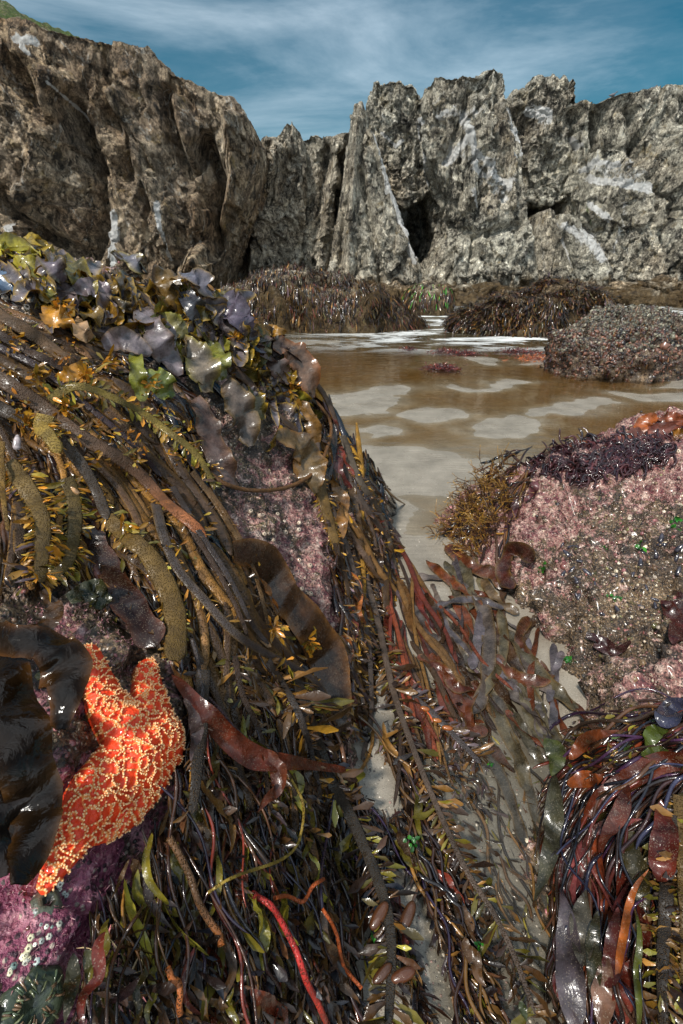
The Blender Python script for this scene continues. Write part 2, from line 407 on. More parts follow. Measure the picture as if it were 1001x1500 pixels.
# ------------------------------------------------------------ near rocks and sand
def L_H(x, y):
    fx = np.interp(y, [-.8, .2, .6, .95, 1.4, 1.7, 2.6], [-.04, 0, .03, .06, .18, .27, .32])
    d = fx - x
    near = np.interp(d, [-1, 0, .08, .27, .6, .9, 1.3, 2.6], [-.9, 0, .17, .46, .67, .88, 1.05, 1.3])
    far = np.interp(d, [-1, 0, .15, .37, .54, .75, 1.25, 2.6], [-.9, 0, .24, .55, .77, .96, 1.12, 1.3])
    k = sstep(.7, 1.5, y)
    z = near * (1 - k) + far * k
    b = 1 - sstep(1.62, 2.25, y + .25 * fbm(np.stack([x * 2, y * 0, x * 0], -1), 5))
    return z * b - (1 - b) * .25
def R_H(x, y):
    fx = np.interp(y, [-.8, .26, .69, .9, 1.4, 1.8, 2.1, 2.4], [.37, .40, .53, .64, .58, .51, .52, .75])
    d = x - fx
    z = np.interp(d, [-1, 0, .1, .4, .9, 1.5, 2.6], [-.7, 0, .1, .27, .45, .53, .7])
    b = 1 - sstep(1.9, 2.4, y - .10 * (x - .8))
    return z * b - (1 - b) * .2

def near_rock(name, H, x0, x1, y0, y1, step, seed, pinkf, amp):
    nx, ny = int((x1 - x0) / step), int((y1 - y0) / step)
    X, Y = np.meshgrid(np.linspace(x0, x1, nx), np.linspace(y0, y1, ny))
    P = np.stack([X, Y, H(X, Y)], -1)
    for _ in range(3):   # soften the profile creases
        Z = P[..., 2]; Z[1:-1, 1:-1] = (Z[1:-1, 1:-1] * 2 + Z[:-2, 1:-1] + Z[2:, 1:-1] + Z[1:-1, :-2] + Z[1:-1, 2:]) / 6
    Nn = gridnormals(P)
    d = amp * (.055 * fbm(P * 4, seed, 3) + .045 * facet(P * 7 + .3 * fbm(P * 9, seed)[..., None], seed, .8) + .022 * facet(P * 19, seed + 9) + .012 * fbm(P * 40, seed + 3, 3, .6, True))
    d = d + .006 * fbm(P * 110, seed + 8, 2)
    P = P + Nn * d[..., None]
    c = np.stack([pinkf(X, Y), np.exp(-((X + .28) ** 2 / .05 + (Y - .25) ** 2 / .09)) * (X < .2), Y * 0], -1)
    mb = MB(); mb.add(P, gridquads(ny, nx), c=c.reshape(-1, 3))
    o = mb.build(name, M_CRUST, origin=(P[..., 0].mean(), P[..., 1].mean(), 0))
    return o, P

def pinkL(x, y):
    return .35 + .45 * np.exp(-((x + .02) ** 2 / .05 + (y - 1.05) ** 2 / .25)) + .5 * np.exp(-((x + .3) ** 2 / .03 + (y - .2) ** 2 / .03))
def pinkR(x, y):
    return .36 + .6 * fbm(np.stack([x * 4, y * 4, x * 0], -1), 77, 3) + .5 * sstep(.9, 1.7, y) - .04
o_left, PL = near_rock('rock', L_H, -2.6, .5, -.8, 2.5, .0075, 11, pinkL, .8)
tag(o_left, 'tall kelp-draped rock with pink coralline crust carrying the orange starfish', 'rock')
o_right, PR = near_rock('rock', R_H, .15, 2.9, -.8, 2.7, .0085, 31, pinkR, 1.25)
tag(o_right, 'low rounded rock of pink and brown crust with green specks right of the sandy channel', 'rock')

def axis(segs):
    a = []
    for lo, hi, st in segs: a.append(np.arange(lo, hi, st))
    a.append([segs[-1][1]]); return np.concatenate(a)
def sand_z(X, Y):
    z = np.full(X.shape, -.02)
    # (u, v, ru, rv): bars of sand that stand clear of the water
    bars = [(440, 497, 80, 7), (470, 480, 60, 4), (560, 572, 140, 10), (500, 592, 140, 16), (690, 603, 46, 12), (600, 625, 70, 12), (640, 690, 260, 58), (780, 622, 60, 22),
            (745, 530, 75, 9), (725, 566, 55, 6), (950, 580, 90, 11), (985, 560, 50, 5), (620, 668, 170, 30), (850, 601, 60, 10), (600, 470, 120, 3), (560, 740, 150, 60), (600, 850, 240, 110)]
    U, V = proj(np.stack([X, Y, X * 0], -1))
    q = fbm(np.stack([X * 2.2, Y * 2.2, X * 0], -1), 3, 4) 
    w1 = fbm(np.stack([X * 1.3, Y * .9, X * 0], -1), 41, 4); w2 = fbm(np.stack([X * 1.3, Y * .9, X * 0 + 5], -1), 42, 4)
    U = U + 120 * w1; V = V + 22 * w2
    best = np.full(X.shape, -9.0)
    for (u, v, ru, rv) in bars:
        g = 1 - np.sqrt(((U - u) / ru) ** 2 + ((V - v) / rv) ** 2)
        best = np.maximum(best, g)
    best = best + .45 * q
    z = np.where(Y < 12, -.028 + .035 * sstep(-1.3, .9, best), -.3)
    z = np.where(Y < 1.7, .010 + .006 * fbm(np.stack([X * 4, Y * 4, X * 0], -1), 8, 3) - .034 * sstep(1.05, .75, Y) * np.exp(-((X - (.36 - .06 * (1 - Y))) / .16) ** 2), z)
    z = z + .0025 * fbm(np.stack([X * 9, Y * 16, X * 0], -1), 4, 3)
    return z - .3 * sstep(9, 13, Y)
ax = axis([(-60, -6, 3), (-6, -1.2, .15), (-1.2, 2.4, .02), (2.4, 7, .06), (7, 60, 3)])
ay = axis([(-8, -.2, .3), (-.2, 2.4, .02), (2.4, 8, .035), (8, 14, .12), (14, 90, 3)])
X, Y = np.meshgrid(ax, ay)
PS = np.stack([X, Y, sand_z(X, Y)], -1)
mb = MB(); mb.add(PS, gridquads(len(ay), len(ax)))
o_sand = mb.build('sand', M_SAND); tag(o_sand, kind='structure')
WZ = 0.0
mb = MB(); gx = axis([(-60, -6, 4), (-6, -1.2, .15), (-1.2, 2.4, .03), (2.4, 8, .06), (8, 60, 4)]); gy = axis([(-6, -.2, .5), (-.2, 2.4, .03), (2.4, 9, .04), (9, 14, .15), (14, 20, .5), (20, 90, 5)])
X, Y = np.meshgrid(gx, gy)
dep = 1 - np.exp(-np.clip(WZ - sand_z(X, Y), 0, 1) / .012) * .97; dep = dep * sstep(1.4, 2.2, Y)
mb.add(np.stack([X, Y, X * 0 + WZ], -1), gridquads(len(gy), len(gx)), c=np.stack([dep, dep, dep], -1).reshape(-1, 3))
tag(mb.build('water', M_WATER), kind='structure')

def bvh_of(Ps):
    vs = []; qs = []; n0 = 0
    for P in Ps:
        r, c = P.shape[:2]; vs.append(P.reshape(-1, 3)); qs.append(gridquads(r, c) + n0); n0 += r * c
    return BVHTree.FromPolygons([tuple(v) for v in np.concatenate(vs).tolist()], [tuple(q) for q in np.concatenate(qs).tolist()])
iy = (ay > -.5) & (ay < 4); ix = (ax > -1.5) & (ax < 3)
PSn = PS[np.ix_(iy, ix)]
BL = bvh_of([PL[::2, ::2]]); BR = bvh_of([PR[::2, ::2]]); BA = bvh_of([PL[::2, ::2], PR[::2, ::2], PSn[:, ::2]])

GU = np.arange(-160, 1165, 5.0); GV = np.arange(300, 1705, 5.0)
def depthmap(b, fill):
    D = np.full((len(GV), len(GU)), np.nan); NN = np.zeros((len(GV), len(GU), 3))
    o = Vector(CAM)
    R = ray(*np.meshgrid(GU, GV))
    for i in range(len(GV)):
        for j in range(len(GU)):
            d = R[i, j]; h = b.ray_cast(o, Vector(d))
            if h[0] is not None:
                D[i, j] = h[3] / math.sqrt(d @ d)
                nn = h[1]
                if nn.dot(Vector(d)) > 0: nn = -nn
                NN[i, j] = nn
    if fill:   # beyond the rim keep the rim's own distance
        for j in range(len(GU)):
            ok = np.where(~np.isnan(D[:, j]))[0]
            if len(ok):
                f = ok[0]; D[:f, j] = D[f, j]; NN[:f, j] = NN[f, j]
                for i in range(f + 1, len(GV)):
                    if np.isnan(D[i, j]): D[i, j] = D[i - 1, j]; NN[i, j] = NN[i - 1, j]
    D = np.where(np.isnan(D), 3.0, D)
    return D, NN
MAPS = {'L': depthmap(BL, True), 'R': depthmap(BR, True), 'A': depthmap(BA, True)}
def lookup(u, v, which='A'):
    D, NN = MAPS[which]
    a = np.clip((np.asarray(u, float) - GU[0]) / 5, 0, len(GU) - 1.001); b = np.clip((np.asarray(v, float) - GV[0]) / 5, 0, len(GV) - 1.001)
    i = b.astype(int); j = a.astype(int); fb = b - i; fa = a - j
    def bl(M):
        x, y = (fa, fb) if M.ndim == 2 else (fa[..., None], fb[..., None])
        return (M[i, j] * (1 - x) + M[i, j + 1] * x) * (1 - y) + (M[i + 1, j] * (1 - x) + M[i + 1, j + 1] * x) * y
    return bl(D), nrm(bl(NN) + 1e-6)

def smooth1(A, k=2):
    for _ in range(k):
        B = A.copy(); B[:, 1:-1] = (A[:, :-2] + 2 * A[:, 1:-1] + A[:, 2:]) / 4; A = B
    return A

def lay(U, V, which='A', lift=.01, sm=3, jump=.12):
    """(M,K) pixel paths -> points lying on the surface, with normals and metres per pixel"""
    D, Nn = lookup(U, V, which)
    for k in range(1, D.shape[1]):
        D[:, k] = np.clip(D[:, k], D[:, k - 1] - jump, D[:, k - 1] + jump)
    D = smooth1(D, sm)
    Nn = nrm(smooth1(Nn, sm * 6 + 2))
    R = ray(U, V)
    lift = np.asarray(lift, float)
    P = CAM + R * D[..., None] + Nn * (lift if lift.ndim else lift * np.ones_like(D))[..., None] * 0.15 - R * ((lift if lift.ndim else lift * np.ones_like(D)) * .9)[..., None]
    return P, nrm(Nn * .6 - nrm(R) * .6), D / F

def catmull(pts, K):
    p = np.asarray(pts, float); m = len(p)
    if m == 2: t = np.linspace(0, 1, K)[:, None]; return p[0] * (1 - t) + p[1] * t
    q = np.concatenate([[2 * p[0] - p[1]], p, [2 * p[-1] - p[-2]]])
    L = np.concatenate([[0], np.cumsum(np.linalg.norm(np.diff(p[:, :2], axis=0), axis=1))])
    s = np.interp(np.linspace(0, L[-1], K), L, np.arange(m)); i = np.minimum(s.astype(int), m - 2); t = (s - i)[:, None]
    a, b, c, d = q[i], q[i + 1], q[i + 2], q[i + 3]
    return .5 * (2 * b + (c - a) * t + (2 * a - 5 * b + 4 * c - d) * t ** 2 + (3 * b - a - 3 * c + d) * t ** 3)

# ------------------------------------------------------------ ribbons and leaves
def wprof(t, shape):
    if shape == 'lance': return np.sin(np.pi * np.clip(t, 0, 1) ** .75) ** .8 * .97 + .03
    if shape == 'spat': return np.clip(.18 + .9 * t ** 1.2, 0, 1) * np.sqrt(np.clip(1 - ((t - .7) / .3).clip(0) ** 2, 0.02, 1))
    if shape == 'strap': return np.clip(t * 12 + .3, 0, 1) * np.sqrt(np.clip(1 - ((t - .9) / .1).clip(0) ** 2, .03, 1))
    if shape == 'tip': return np.clip(1 - t, 0.04, 1) ** .5
    if shape == 'broad': return np.sqrt(np.clip(np.sin(np.pi * (.06 + .92 * t)), .02, 1))
    if shape == 'stalk': return np.clip(1.0 - .35 * t, 0, 1) * np.sqrt(np.clip(1 - ((t - .96) / .04).clip(0) ** 2, .05, 1))
    if shape == 'flatend': return np.clip(.7 + .5 * t, 0, 1) * np.sqrt(np.clip(1 - ((t - .95) / .05).clip(0) ** 2, .2, 1))
    return np.ones_like(t)

def frames(P, Nn):
    T = nrm(np.gradient(P, axis=1)); S = nrm(np.cross(T, Nn)); N2 = nrm(np.cross(S, T))
    return T, S, N2

def ribbons(mb, P, Nn, W, C, ncol=5, curl=.25, ruf=0.0, freq=6.0, roll=0.0, tipC=None, edgeC=None, thick=0.0, twist=0.0, rag=0.0):
    """flat blades. P,Nn (M,K,3); W half widths (M,K); C (M,3)"""
    M, K = P.shape[:2]
    T, S, N2 = frames(P, Nn)
    t = np.linspace(0, 1, K)[None, :, None]; s = np.linspace(-1, 1, ncol)[None, None, :]
    ph = rng.uniform(0, 6.28, (M, 1, 1)); ph2 = rng.uniform(0, 6.28, (M, 1, 1))
    roll = np.asarray(roll, float).reshape(-1, 1, 1) if np.ndim(roll) else roll
    ang = roll + twist * (np.sin(6.28 * 1.3 * t + ph) + .6 * np.sin(6.28 * 2.9 * t + ph2))
    if rag:
        tt_ = np.linspace(0, 1, K)[None]; W = W * (1 + rag * fbm(np.stack([tt_ * 5 + ph[:, :, 0] * 3, tt_ * 0 + ph2[:, :, 0] * 3, tt_ * 0], -1), 31, 4))
    Wc = W[:, :, None]
    lat = s * np.cos(ang); up = s * np.sin(ang)
    fr = np.asarray(freq, float).reshape(-1, 1, 1) if np.ndim(freq) else freq
    off = curl * np.abs(s) ** 2 + up + ruf * np.abs(s) ** 1.5 * (np.sin(fr * 6.28 * t + ph + 1.2 * s) + .5 * np.sin(fr * 11.3 * t + ph2 - 2 * s) + .3 * np.sign(s) * np.sin(fr * 31 * t + ph2))
    V = P[:, :, None] + S[:, :, None] * (lat * Wc)[..., None] + N2[:, :, None] * (off * Wc)[..., None]
    C = np.asarray(C, float).reshape(M, 1, 1, 3) * np.ones((1, K, ncol, 1))
    if tipC is not None:
        k = (t ** 2)[..., None]; C = C * (1 - k) + np.asarray(tipC, float).reshape(-1, 1, 1, 3) * k
    if edgeC is not None:
        k = (np.abs(s) ** 4)[..., None] * .8; C = C * (1 - k) + np.asarray(edgeC, float).reshape(-1, 1, 1, 3) * k
    C = C * np.exp(.45 * fbm(P * 30, 92, 2))[:, :, None, None]
    g = gridquads(K, ncol)
    Q = (g[None] + (np.arange(M) * K * ncol)[:, None, None]).reshape(-1, 4)
    mb.add(V, Q, c=C.reshape(-1, 3))
    if thick > 0:
        mb.add(V - N2[:, :, None] * thick, Q[:, ::-1], c=C.reshape(-1, 3))

def tubes(mb, P, Nn, W, C, k=6, flat=.6, tipC=None, edgeC=None):
    """rounded straps, closed cross-section"""
    M, K = P.shape[:2]
    T, S, N2 = frames(P, Nn)
    a = np.arange(k) / k * 2 * np.pi
    V = P[:, :, None] + S[:, :, None] * (np.cos(a)[None, None] * W[:, :, None])[..., None] + N2[:, :, None] * (np.sin(a)[None, None] * W[:, :, None] * flat)[..., None]
    C = np.asarray(C, float).reshape(M, 1, 1, 3) * np.ones((1, K, k, 1))
    if tipC is not None:
        kk = (np.linspace(0, 1, K) ** 6)[None, :, None, None]; C = C * (1 - kk) + np.asarray(tipC, float).reshape(-1, 1, 1, 3) * kk
    if edgeC is not None:
        kk = (np.abs(np.cos(a)) ** 6)[None, None, :, None] * .7; C = C * (1 - kk) + np.asarray(edgeC, float).reshape(-1, 1, 1, 3) * kk
    C = C * np.exp(.4 * fbm(P * 28, 91, 3))[:, :, None, None]
    g = gridquads(K, k, True)
    Q = (g[None] + (np.arange(M) * K * k)[:, None, None]).reshape(-1, 4)
    mb.add(V, Q, c=C.reshape(-1, 3))

def leaves(mb, B, D, Nn, L, W, C, seg=4, bend=0.0, shape='spat', ncol=3, curl=.3, tipC=None, ruf=0.0):
    M = len(B); t = np.linspace(0, 1, seg + 1)
    L = np.broadcast_to(np.asarray(L, float), (M,)); W = np.broadcast_to(np.asarray(W, float), (M,)); bend = np.broadcast_to(np.asarray(bend, float), (M,))
    D = nrm(D)
    P = B[:, None] + D[:, None] * (L[:, None] * t)[..., None] + Nn[:, None] * (L[:, None] * bend[:, None] * t ** 2)[..., None]
    ribbons(mb, P, np.repeat(Nn[:, None], seg + 1, 1) + 1e-4, W[:, None] * wprof(t, shape)[None], C, ncol=ncol, curl=curl, tipC=tipC, ruf=ruf, freq=1.2)

def pick(cols, M, jit=.25):
    c = np.asarray(cols, float)[rng.integers(0, len(cols), M)]
    return c * np.exp(rng.normal(0, jit, (M, 1)))

# ============================================================ CLIFFS
def seg_dist(U, V, line):
    best = np.full(U.shape, 1e9)
    for (a, b), (c, d) in zip(line[:-1], line[1:]):
        L2 = (c - a) ** 2 + (d - b) ** 2
        t = np.clip(((U - a) * (c - a) + (V - b) * (d - b)) / L2, 0, 1)
        best = np.minimum(best, np.hypot(U - a - t * (c - a), V - b - t * (d - b)))
    return best
WHITE = [([(660, 215), (700, 235), (745, 280)], 22, .35), ([(880, 245), (920, 265)], 24, .4), ([(560, 180), (590, 190)], 20, .25), ([(850, 340), (880, 370)], 18, .4), ([(700, 160), (650, 165)], 14, .4), ([(785, 160), (800, 175)], 14, .5), ([(60, 210), (70, 250)], 18, .25), ([(162, 312), (163, 340), (166, 385)], 7, 1.1), ([(240, 300), (248, 345), (250, 380)], 3, .8), ([(545, 198), (562, 260), (582, 320), (606, 385)], 3, 1.0), ([(612, 175), (620, 230), (628, 270)], 2.5, 1.0), ([(652, 240), (690, 195), (680, 160)], 7, .8),
         ([(690, 195), (695, 250), (752, 262)], 6, .8), ([(700, 225), (750, 270)], 6, .7), ([(775, 165), (802, 165)], 8, 1.0), ([(845, 185), (852, 210)], 6, .7), ([(855, 250), (870, 236), (908, 240)], 5, 1.0), ([(862, 262), (905, 268), (940, 285)], 7, .9),
         ([(815, 330), (833, 390)], 4, 1.0), ([(830, 330), (860, 350), (880, 380)], 9, .7), ([(865, 300), (890, 320)], 6, .7), ([(745, 160), (758, 230)], 3, .8), ([(50, 62), (30, 58)], 8, .8), ([(35, 70), (50, 85)], 4, .8),
         ([(640, 170), (655, 160)], 6, .6), ([(560, 195), (580, 215), (590, 205)], 3, .8), ([(5, 330), (10, 345)], 6, .8), ([(85, 130), (110, 170), (130, 215)], 3, .6), ([(690, 280), (700, 300)], 5, .6), ([(215, 290), (235, 330)], 2, .7), ([(915, 300), (900, 370)], 5, .4)]
GREEN = [([(800, 290), (808, 305)], 5, .5), ([(860, 300), (865, 330)], 5, .5), ([(740, 265), (755, 285)], 5, .45), ([(95, 140), (105, 190)], 10, .35), ([(290, 190), (300, 195)], 8, .3)]

def cliff_piece(name, left, right, sky, Yc, bulge, step, seed, creases=(), ribs=(), warm=.0, amp=1.0, back=5.0, power=.5, topgreen=0.0, label=None, cat=None, vamp=1.0, group=None):
    """one rock tower: its outline at its own distance, bulging towards the sea and running back 'back' metres"""
    lw = atY(*np.array(left, float).T, Yc); rw = atY(*np.array(right, float).T, Yc); sw = atY(*np.array(sky, float).T, Yc)
    zb = -.6; zmax = sw[:, 2].max()
    def edge(e, z):
        o = np.argsort(e[:, 2]); return np.interp(z, e[o, 2], e[o, 0])
    wid = max(rw[:, 0].max(), sw[:, 0].max()) - min(lw[:, 0].min(), sw[:, 0].min())
    nc = int(wid / step) + 2; nr = int((zmax - zb) / step) + 2
    ns = int(back / (step * 2.2)); nb = ns
    a = np.concatenate([np.zeros(ns), np.linspace(0, 1, nc), np.ones(ns)])
    by = np.concatenate([np.linspace(back, 0, ns + 1)[:-1], np.zeros(nc), np.linspace(0, back, ns + 1)[1:]])
    r = np.concatenate([np.zeros(nb), np.linspace(0, 1, nr)])
    ry = np.concatenate([np.linspace(back, 0, nb + 1)[:-1], np.zeros(nr)])
    A, R = np.meshgrid(a, r); BY = np.maximum(by[None, :], ry[:, None])
    sxn = (sw[:, 0] - sw[0, 0]) / (sw[-1, 0] - sw[0, 0])
    zt = np.interp(A, sxn, sw[:, 2]); Z = zt * (1 - R) + zb * R
    XL = edge(lw, Z); XR = edge(rw, Z)
    X = XL * (1 - A) + XR * A
    xt = np.interp(A, sxn, sw[:, 0]); k = np.exp(-((zt - Z) / .5) ** 2); X = X * (1 - k) + xt * k
    prof = np.clip(np.sin(np.pi * A), 0, 1) ** power
    Yy = Yc - bulge * (prof * (1 - .25 * (1 - R) ** 2)) - .5 * R + BY
    # scarp leans back a little towards the top
    P = np.stack([X, Yy, Z], -1)
    q = P * np.array([1, 1, .5])
    w1 = fbm(P * .5, seed + 50, 3)[..., None] * .8
    d = amp * (vamp * .8 * fbm(q * .35, seed, 3) + vamp * .6 * facet(q * .5 + w1, seed + 1, .9) + .36 * facet(q * 1.2 + w1, seed + 2) + .20 * facet(P * 2.7 + w1, seed + 3) + .07 * fbm(q * 1.5, seed + 4, 5, .55, True) + .05 * fbm(P * 6, seed + 6, 3, .6, True) + .06 * facet(P * 6.5, seed + 7))
    Nn = gridnormals(P)
    fade = sstep(0, .06, R)
    U, V = proj(P)
    # outline keeps its traced place: less sideways push at the rims
    tq = sstep(0, 1.0, zt - Z)[..., None]; Nn2 = Nn * (np.array([.4, 1, .5]) * tq + np.array([.3, .6, .12]) * (1 - tq))
    P = P + Nn2 * d[..., None]
    tj = np.exp(-((zt - Z) / .9) ** 2)
    P[..., 2] += tj * amp * (.16 * fbm(P * .9, seed + 12, 3) + .11 * fbm(P * 2.4, seed + 13, 4, .6, True) - .05)
    for line, wd, dp in creases: P[..., 1] += dp * np.exp(-(seg_dist(U, V, line) / wd) ** 2)
    for line, wd, dp in ribs:
        P[..., 1] -= dp * np.clip(1 - seg_dist(U, V, line) / wd, 0, 1)
    gu = np.zeros(U.shape); gg = np.zeros(U.shape)
    for line, wd, s in WHITE: gu = np.maximum(gu, 1.3 * s * np.exp(-(seg_dist(U, V, line) / wd) ** 2))
    for line, wd, s in GREEN: gg = np.maximum(gg, s * np.exp(-(seg_dist(U, V, line) / wd) ** 2))
    gg = np.maximum(gg, topgreen * sstep(1.6, .3, (zt - Z)) )
    gu = gu * (BY < .5)
    wm = np.clip(warm + 0 * U, 0, 1)
    c = np.stack([gu, gg, wm], -1)
    mb = MB(); mb.add(P, gridquads(*P.shape[:2]), c=c.reshape(-1, 3))
    o = mb.build(name, M_CLIFF, origin=(float(P[..., 0].mean()), Yc, 0))
    if cat: tag(o, label, cat, group)
    else: tag(o, kind='structure')
    return o, P

# left headland
hs = [(-330, -20), (-120, 28), (0, 52), (30, 58), (75, 66), (130, 80), (160, 88), (240, 96), (262, 122), (300, 142), (320, 150), (350, 156), (365, 180), (378, 207)]
cliff_piece('cliff', [(-330, -60), (-330, 460)], [(378, 207), (374, 260), (352, 330), (325, 405), (318, 450)], hs, 22.0, 2.4, .055, 101,
            creases=[([(95, 150), (130, 250), (140, 330), (120, 400)], 14, 1.4), ([(0, 290), (40, 340), (100, 370)], 14, 1.6), ([(150, 160), (185, 200), (175, 250)], 16, .9), ([(285, 250), (300, 200), (320, 260), (315, 380)], 9, 1.5), ([(240, 130), (250, 200), (300, 300)], 8, .7),
                     ([(20, 100), (70, 180)], 12, .8), ([(205, 280), (245, 360)], 7, .6), ([(345, 330), (330, 400)], 8, 1.2)],
            ribs=[([(340, 180), (350, 260), (335, 330)], 18, 1.2), ([(262, 150), (285, 240), (295, 330)], 16, .9), ([(170, 150), (230, 280), (250, 360)], 22, 1.0), ([(80, 120), (60, 260), (40, 300)], 30, 1.0), ([(290, 400), (300, 385), (320, 400)], 32, 2.0)],
            warm=.85, amp=.9, vamp=.7, back=16, power=.35, topgreen=.28)
# grassy slope above the headland's rim
mbg = MB()
gsk = np.array([(-330, -100), (-120, -50), (-40, -12), (0, 6), (30, 20), (75, 42), (115, 62), (160, 82)], float)
gsb = np.array([(-330, -20), (-120, 30), (-40, 40), (0, 48), (30, 56), (75, 62), (115, 72), (160, 86)], float)
top = atY(gsk[:, 0], gsk[:, 1], 30.0); bot = atY(gsb[:, 0], gsb[:, 1], 21.3)
K = 260; tt = np.linspace(0, 1, K); ii = np.linspace(0, 1, len(gsk))
tp = np.stack([np.interp(tt, ii, top[:, a]) for a in range(3)], -1); bt = np.stack([np.interp(tt, ii, bot[:, a]) for a in range(3)], -1)
R = np.linspace(-.25, 1.0, 110)[:, None, None]
Pg = tp[None] * (1 - R) + bt[None] * R
Pg[..., 2] -= np.clip(-R[..., 0], 0, 1) * 6 + np.clip(R[..., 0] - .92, 0, 1) * 14
Pg[..., 2] += .3 * fbm(Pg * .8, 5, 4) + .14 * fbm(Pg * 3, 6, 3) + .1 * facet(Pg * 1.5, 7)
mbg.add(Pg, gridquads(*Pg.shape[:2]), c=(0, .6, .8))
tag(mbg.build('hill', M_CLIFF), kind='structure')

LB = 'rock tower'
# far right wall, behind everything
cliff_piece('cliff', [(835, 160), (835, 460)], [(1300, 130), (1300, 460)], [(835, 154), (850, 154), (870, 156), (890, 150), (925, 143), (950, 139), (1001, 141), (1150, 138), (1300, 130)], 27.0, 1.6, .055, 202,
            creases=[([(880, 160), (885, 230), (870, 300)], 10, 1.2), ([(970, 300), (965, 380)], 9, 1.5), ([(930, 160), (940, 230), (930, 290)], 9, .8), ([(850, 160), (835, 250), (820, 330)], 10, 1.5)],
            ribs=[([(905, 180), (905, 300), (900, 400)], 22, 1.0), ([(955, 300), (945, 420)], 20, 1.0), ([(990, 200), (985, 400)], 25, 1.0), ([(870, 245), (910, 245)], 16, .9)], warm=.1, back=7, power=.3, topgreen=.3)
# recessed wall that closes the gaps
cliff_piece('cliff', [(340, 230), (320, 460)], [(870, 170), (880, 460)], [(370, 225), (450, 215), (540, 190), (600, 170), (700, 160), (800, 160), (870, 175)], 35.0, .6, .11, 303, warm=.2, back=3, power=.3)
G = 'rock towers of the sea cliff'
P_ = []
def tower(*a, **k):
    lab = k.pop('lab'); o, P = cliff_piece('rock_tower', *a, label=lab, cat='rock tower', group=G, **k); P_.append(P)
tower([(372, 212), (355, 300), (338, 400), (335, 450)], [(442, 200), (446, 300), (438, 400), (436, 450)], [(374, 212), (385, 209), (400, 211), (415, 203), (422, 192), (430, 188), (438, 196), (442, 214)], 27.0, 1.3, .045, 401,
      creases=[([(395, 215), (380, 260), (350, 400)], 5, .6)], ribs=[([(410, 220), (385, 300), (365, 400)], 22, .8)], warm=.3, lab='pale buff rock tower right against the brown headland', back=5)
tower([(440, 212), (434, 300), (430, 400), (428, 450)], [(515, 196), (498, 290), (486, 400), (484, 450)], [(441, 212), (450, 206), (463, 200), (475, 206), (490, 203), (500, 200), (515, 197)], 27.6, 1.0, .045, 412,
      creases=[([(480, 215), (470, 330)], 6, .35)], ribs=[([(495, 215), (470, 400)], 16, .5)], warm=.3, lab='low jagged topped rock tower left of the pointed fin', back=5)
tower([(515, 185), (508, 255), (492, 330), (482, 400), (480, 450)], [(538, 185), (560, 255), (585, 330), (612, 390), (628, 430), (632, 450)], [(516, 176), (521, 164), (528, 160), (534, 168), (538, 182)], 25.4, 1.6, .04, 423,
      creases=[([(528, 250), (545, 330), (560, 420)], 5, .5), ([(505, 300), (498, 400)], 5, .5)], ribs=[([(541, 195), (565, 265), (590, 335), (612, 395)], 6, .7), ([(522, 180), (515, 280), (510, 400)], 12, .8)], warm=.3, lab='tall pointed rock fin with a white rib beside the big dark cave', back=5, power=.45, amp=.7)
tower([(536, 150), (540, 250), (560, 305)], [(612, 150), (618, 220), (634, 300)], [(541, 150), (546, 140), (550, 130), (558, 138), (575, 135), (590, 136), (602, 134), (612, 152)], 28.6, 1.2, .045, 434,
      creases=[([(560, 150), (585, 215), (600, 290)], 6, .6)], ribs=[([(600, 150), (612, 220), (628, 280)], 10, .6)], warm=.1, lab='grey rock tower arching over the big dark cave', back=4) if False else None
# tower over the cave: it stops short of the ground
def overhang(name, left, right, sky, under, Yc, depth, seed, lab, group=G):
    sw = atY(*np.array(sky, float).T, Yc); uw = atY(*np.array(under, float).T, Yc)
    K = 110; t = np.linspace(0, 1, K)
    def rs(e):
        i = np.linspace(0, 1, len(e)); return np.stack([np.interp(t, i, e[:, a]) for a in range(3)], -1)
    T_, U_ = rs(sw), rs(uw)
    n1, n2, n3 = 40, 170, 40
    rows = []
    for r in np.linspace(1, 0, n1, endpoint=False): rows.append(T_ + [0, depth * r, 0])
    for r in np.linspace(0, 1, n2): rows.append(T_ * (1 - r) + U_ * r)
    for r in np.linspace(0, 1, n3)[1:]: rows.append(U_ + [0, depth * r, .6 * r])
    P = np.stack(rows); P[..., 1] -= 1.2 * np.sin(np.pi * t)[None] ** .5
    w1 = fbm(P * .5, seed + 50, 3)[..., None] * .8; q = P * np.array([1, 1, .5])
    d = .5 * facet(q * .55 + w1, seed) + .35 * facet(q * 1.3 + w1, seed + 2) + .18 * facet(P * 3 + w1, seed + 3) + .2 * fbm(q * 1.5, seed + 4, 5, .6, True) + .1 * fbm(P * 6, seed + 6, 3, .6, True)
    P = P + gridnormals(P) * np.array([.3, 1, .5]) * d[..., None]
    Uu, Vv = proj(P); gu = np.zeros(Uu.shape)
    for line, wd, s in WHITE: gu = np.maximum(gu, 1.3 * s * np.exp(-(seg_dist(Uu, Vv, line) / wd) ** 2))
    mb = MB(); mb.add(P, gridquads(*P.shape[:2]), c=np.stack([gu, gu * 0, gu * 0 + .15], -1).reshape(-1, 3))
    o = mb.build('rock_tower', M_CLIFF, origin=(float(P[..., 0].mean()), Yc, 0)); tag(o, lab, 'rock tower', group)
overhang('rock_tower', None, None, [(538, 160), (543, 148), (548, 130), (556, 138), (575, 134), (590, 137), (602, 133), (612, 148), (622, 170)], [(545, 300), (572, 300), (590, 312), (606, 300), (622, 285), (650, 310)], 28.4, 5.5, 441, 'dark grey rock tower hanging over the big dark cave')
